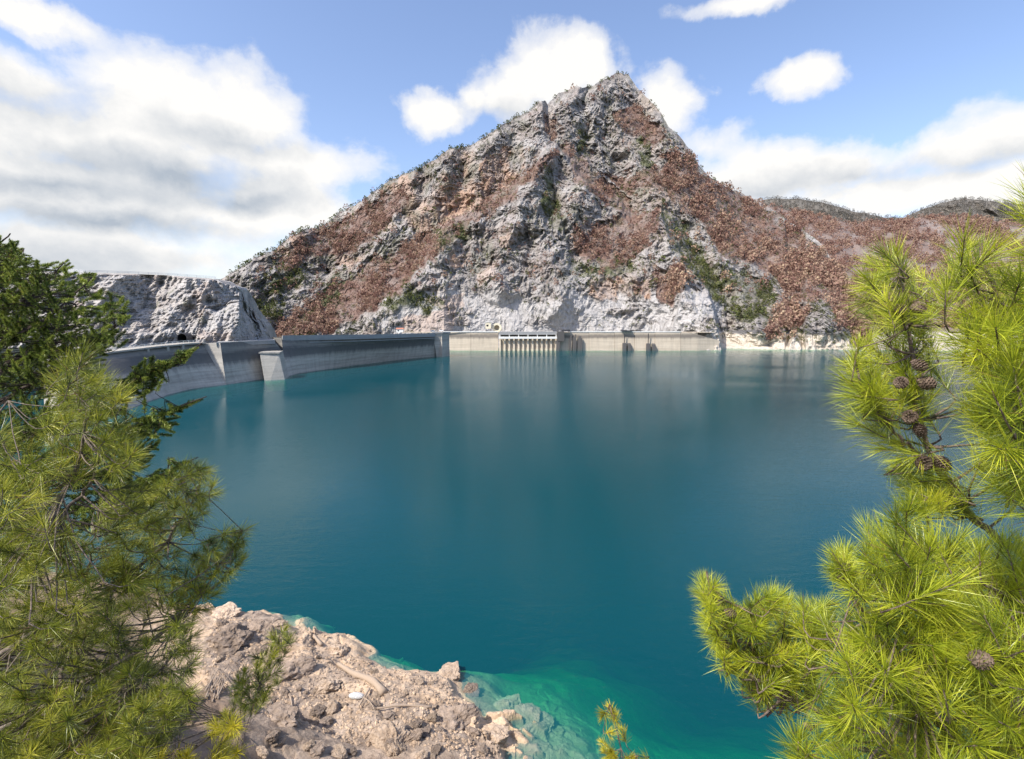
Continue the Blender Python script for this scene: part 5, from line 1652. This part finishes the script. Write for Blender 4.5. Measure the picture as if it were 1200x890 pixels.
t.limb([A3(-20, 960, 2.2), A3(110, 920, 2.2), A3(220, 880, 2.3), A3(270, 840, 2.3)], .012, .003)
ur = lambda x, y: R(62) + R(25) * np.clip((80 - x) / 150, -1, 1)
t.crown([(60, 470), (75, 425), (98, 412), (118, 430), (140, 460), (158, 490), (165, 540), (130, 560), (80, 560), (45, 530)], lambda x, y: (1.95, 2.5), 66, ur, .075, .115, .42, 9)
t.crown([(-40, 520), (0, 490), (50, 520), (60, 600), (40, 680), (-40, 700)], lambda x, y: (1.7, 2.3), 70, ur, .075, .11, .45, 9)
t.crown([(130, 570), (180, 575), (205, 560), (222, 540), (242, 545), (255, 575), (232, 610), (215, 640), (190, 680), (140, 690), (110, 640)], lambda x, y: (2.35, 2.9), 130, ur, .065, .10, .45, 6)
t.crown([(190, 690), (230, 640), (262, 622), (292, 618), (288, 650), (262, 690), (240, 712), (215, 730)], lambda x, y: (2.4, 2.8), 62, ur, .065, .095, .45, 6)
t.crown([(-40, 680), (40, 600), (120, 640), (190, 690), (225, 720), (232, 770), (215, 800), (150, 830), (60, 850), (-40, 840)], lambda x, y: (2.0, 3.0), 400, ur, .065, .10, .55, 5)
t.crown([(-40, 830), (60, 840), (150, 820), (215, 795), (232, 830), (205, 860), (160, 910), (-40, 910)], lambda x, y: (1.9, 2.9), 290, ur, .065, .10, .55, 5)
t.finish('needle_olive', 88, .0017, a0=78, a1=14)

# left: dark conifer further down the slope
t = Pine('dark_conifer', (-7.6, 4.6), 'dark green short needled conifer behind the olive pine, with sprays reaching over the water', 'conifer', 'bark_dark')
D = 6.2
t.limb([t.o, A3(-150, 760, 6.4), A3(-130, 500, 6.4), A3(-100, 320, 6.4), A3(-70, 200, 6.4)], .16, .03, 'trunk')
for pts in ([(-120, 430), (-60, 380), (0, 330), (28, 292)], [(-118, 440), (-40, 390), (40, 345), (75, 308)], [(-120, 470), (-30, 420), (60, 370), (108, 325)], [(-125, 520), (0, 470), (90, 420), (150, 372)],
            [(-130, 560), (0, 520), (110, 475), (170, 440), (212, 418), (237, 402)], [(-135, 600), (20, 560), (120, 520), (185, 488), (242, 465)], [(-135, 640), (20, 610), (110, 590), (170, 565), (232, 536)],
            [(-100, 330), (-40, 300), (0, 285), (12, 274)], [(-120, 480), (0, 430), (70, 400), (135, 400)], [(0, 520), (80, 490), (140, 480), (170, 500)], [(20, 560), (90, 560), (150, 545), (175, 530)], [(-135, 640), (0, 640), (80, 620), (150, 605)]):
    t.limb([A3(x, y, D + (0.5 if i == 0 else 0) - .1 * i) for i, (x, y) in enumerate(pts)], .035, .006)
ll = lambda x, y: R(38) + R(28) * np.clip((70 - x) / 120, -1, 1)
t.crown([(-30, 290), (0, 272), (18, 278), (30, 300), (55, 310), (78, 302), (92, 322), (110, 315), (118, 335), (150, 352), (160, 372), (150, 400), (130, 412), (120, 440), (90, 480), (40, 520), (-40, 540)], lambda x, y: (5.4, 7.2), 760, ll, .20, .05, .45, 3)
t.crown([(-40, 520), (60, 500), (120, 470), (150, 480), (160, 505), (170, 530), (165, 570), (150, 605), (110, 620), (40, 640), (-40, 640)], lambda x, y: (5.4, 7.0), 480, lambda x, y: R(25), .20, .05, .4, 3)


def along(pts, w, n):
    sp = spline([np.array(p, float) for p in pts], 40)
    for _ in range(n):
        f = t.rng.uniform(0, 1); i = int(f * 39); x, y = sp[i] + t.rng.normal(0, 1, 2) * w * (1.05 - f)
        a = math.atan2(-(sp[min(i + 2, 39)][1] - sp[max(i - 2, 0)][1]), sp[min(i + 2, 39)][0] - sp[max(i - 2, 0)][0]) + t.rng.normal(0, .4)
        d = np.array([math.cos(a), t.rng.normal(0, .25), math.sin(a)]); d /= np.linalg.norm(d)
        t.attach(A3(x, y, D - .3 + t.rng.normal(0, .12)), d, .16 * t.rng.uniform(.7, 1.2), .045)


along([(110, 478), (170, 442), (212, 419), (236, 404)], 6, 90)
along([(110, 525), (185, 490), (240, 467)], 6, 50)
along([(90, 598), (165, 568), (230, 537)], 7, 60)
along([(130, 590), (190, 565), (212, 558)], 6, 30)
along([(60, 420), (110, 400), (145, 385)], 8, 30)
t.crown([(140, 500), (185, 478), (215, 486), (200, 515), (165, 558), (130, 575)], lambda x, y: (5.6, 6.4), 90, lambda x, y: R(32), .18, .05, .45, 3)
t.crown([(135, 590), (175, 560), (215, 545), (200, 575), (165, 600), (135, 612)], lambda x, y: (5.6, 6.4), 70, lambda x, y: R(25), .18, .05, .45, 3)
t.crown([(150, 440), (175, 415), (195, 422), (190, 450), (165, 470), (145, 480)], lambda x, y: (5.6, 6.4), 60, lambda x, y: R(42), .16, .05, .45, 3)
t.crown([(-40, 280), (0, 272), (20, 280), (36, 300), (30, 350), (60, 420), (-40, 430)], lambda x, y: (5.4, 7.2), 200, ll, .20, .05, .45, 3)
t.finish('needle_dark', 180, .0054, droop=.05, a0=65, a1=25)

# small pines rooted on the slope just below
def sapling(base, label, stems, crowns, mat, nl, nper=90, wid=.0022):
    q = Pine('pine_sapling', base, label, 'sapling', 'bark', None)
    for s_ in stems: q.limb([q.o] + [A3(*p) for p in s_], .007, .0025)
    for poly, dep, n, fl in crowns: q.crown(poly, lambda x, y: dep, n, lambda x, y: R(fl), nl * .85, nl, .4, 6)
    q.finish(mat, nper, wid)


sapling((-1.9, 3.4), 'thin olive pine sapling rising in front of the boulders on the ledge', [[(270, 950, 3.4), (285, 860, 3.5), (305, 800, 3.5), (328, 745, 3.5)], [(270, 950, 3.4), (280, 850, 3.5), (285, 795, 3.5)]],
        [([(318, 742), (332, 735), (345, 745), (335, 768), (318, 762)], (3.4, 3.7), 10, 75), ([(280, 790), (300, 768), (325, 768), (332, 790), (318, 806), (305, 830), (285, 836), (272, 815)], (3.3, 3.7), 34, 80)], 'needle_olive', .10)
sapling((-1.3, 1.9), 'golden green pine sapling with stiff upright shoots at the bottom edge of the picture', [[(225, 1000, 2.1), (245, 910, 2.1), (268, 842, 2.1)], [(225, 1000, 2.1), (215, 930, 2.1), (205, 880, 2.1)]],
        [([(245, 880), (252, 850), (268, 835), (285, 850), (282, 880), (262, 910)], (2.0, 2.3), 13, 75), ([(180, 890), (205, 872), (235, 885), (250, 930), (180, 930)], (1.9, 2.2), 16, 85)], 'needle_gold', .09)
sapling((.45, 2.0), 'small golden pine shoot standing alone in front of the green water', [[(742, 960, 2.1), (730, 890, 2.1), (718, 850, 2.1), (714, 825, 2.1)], [(742, 960, 2.1), (748, 910, 2.1), (745, 885, 2.1)]],
        [([(706, 838), (714, 825), (724, 838), (732, 852), (722, 866), (708, 858)], (2.0, 2.2), 6, 100), ([(702, 870), (712, 866), (722, 880), (715, 900), (704, 890)], (2.0, 2.2), 6, 110), ([(735, 886), (745, 880), (755, 890), (750, 910), (735, 910)], (2.0, 2.2), 6, 90)], 'needle_gold', .055, 80, .0018)
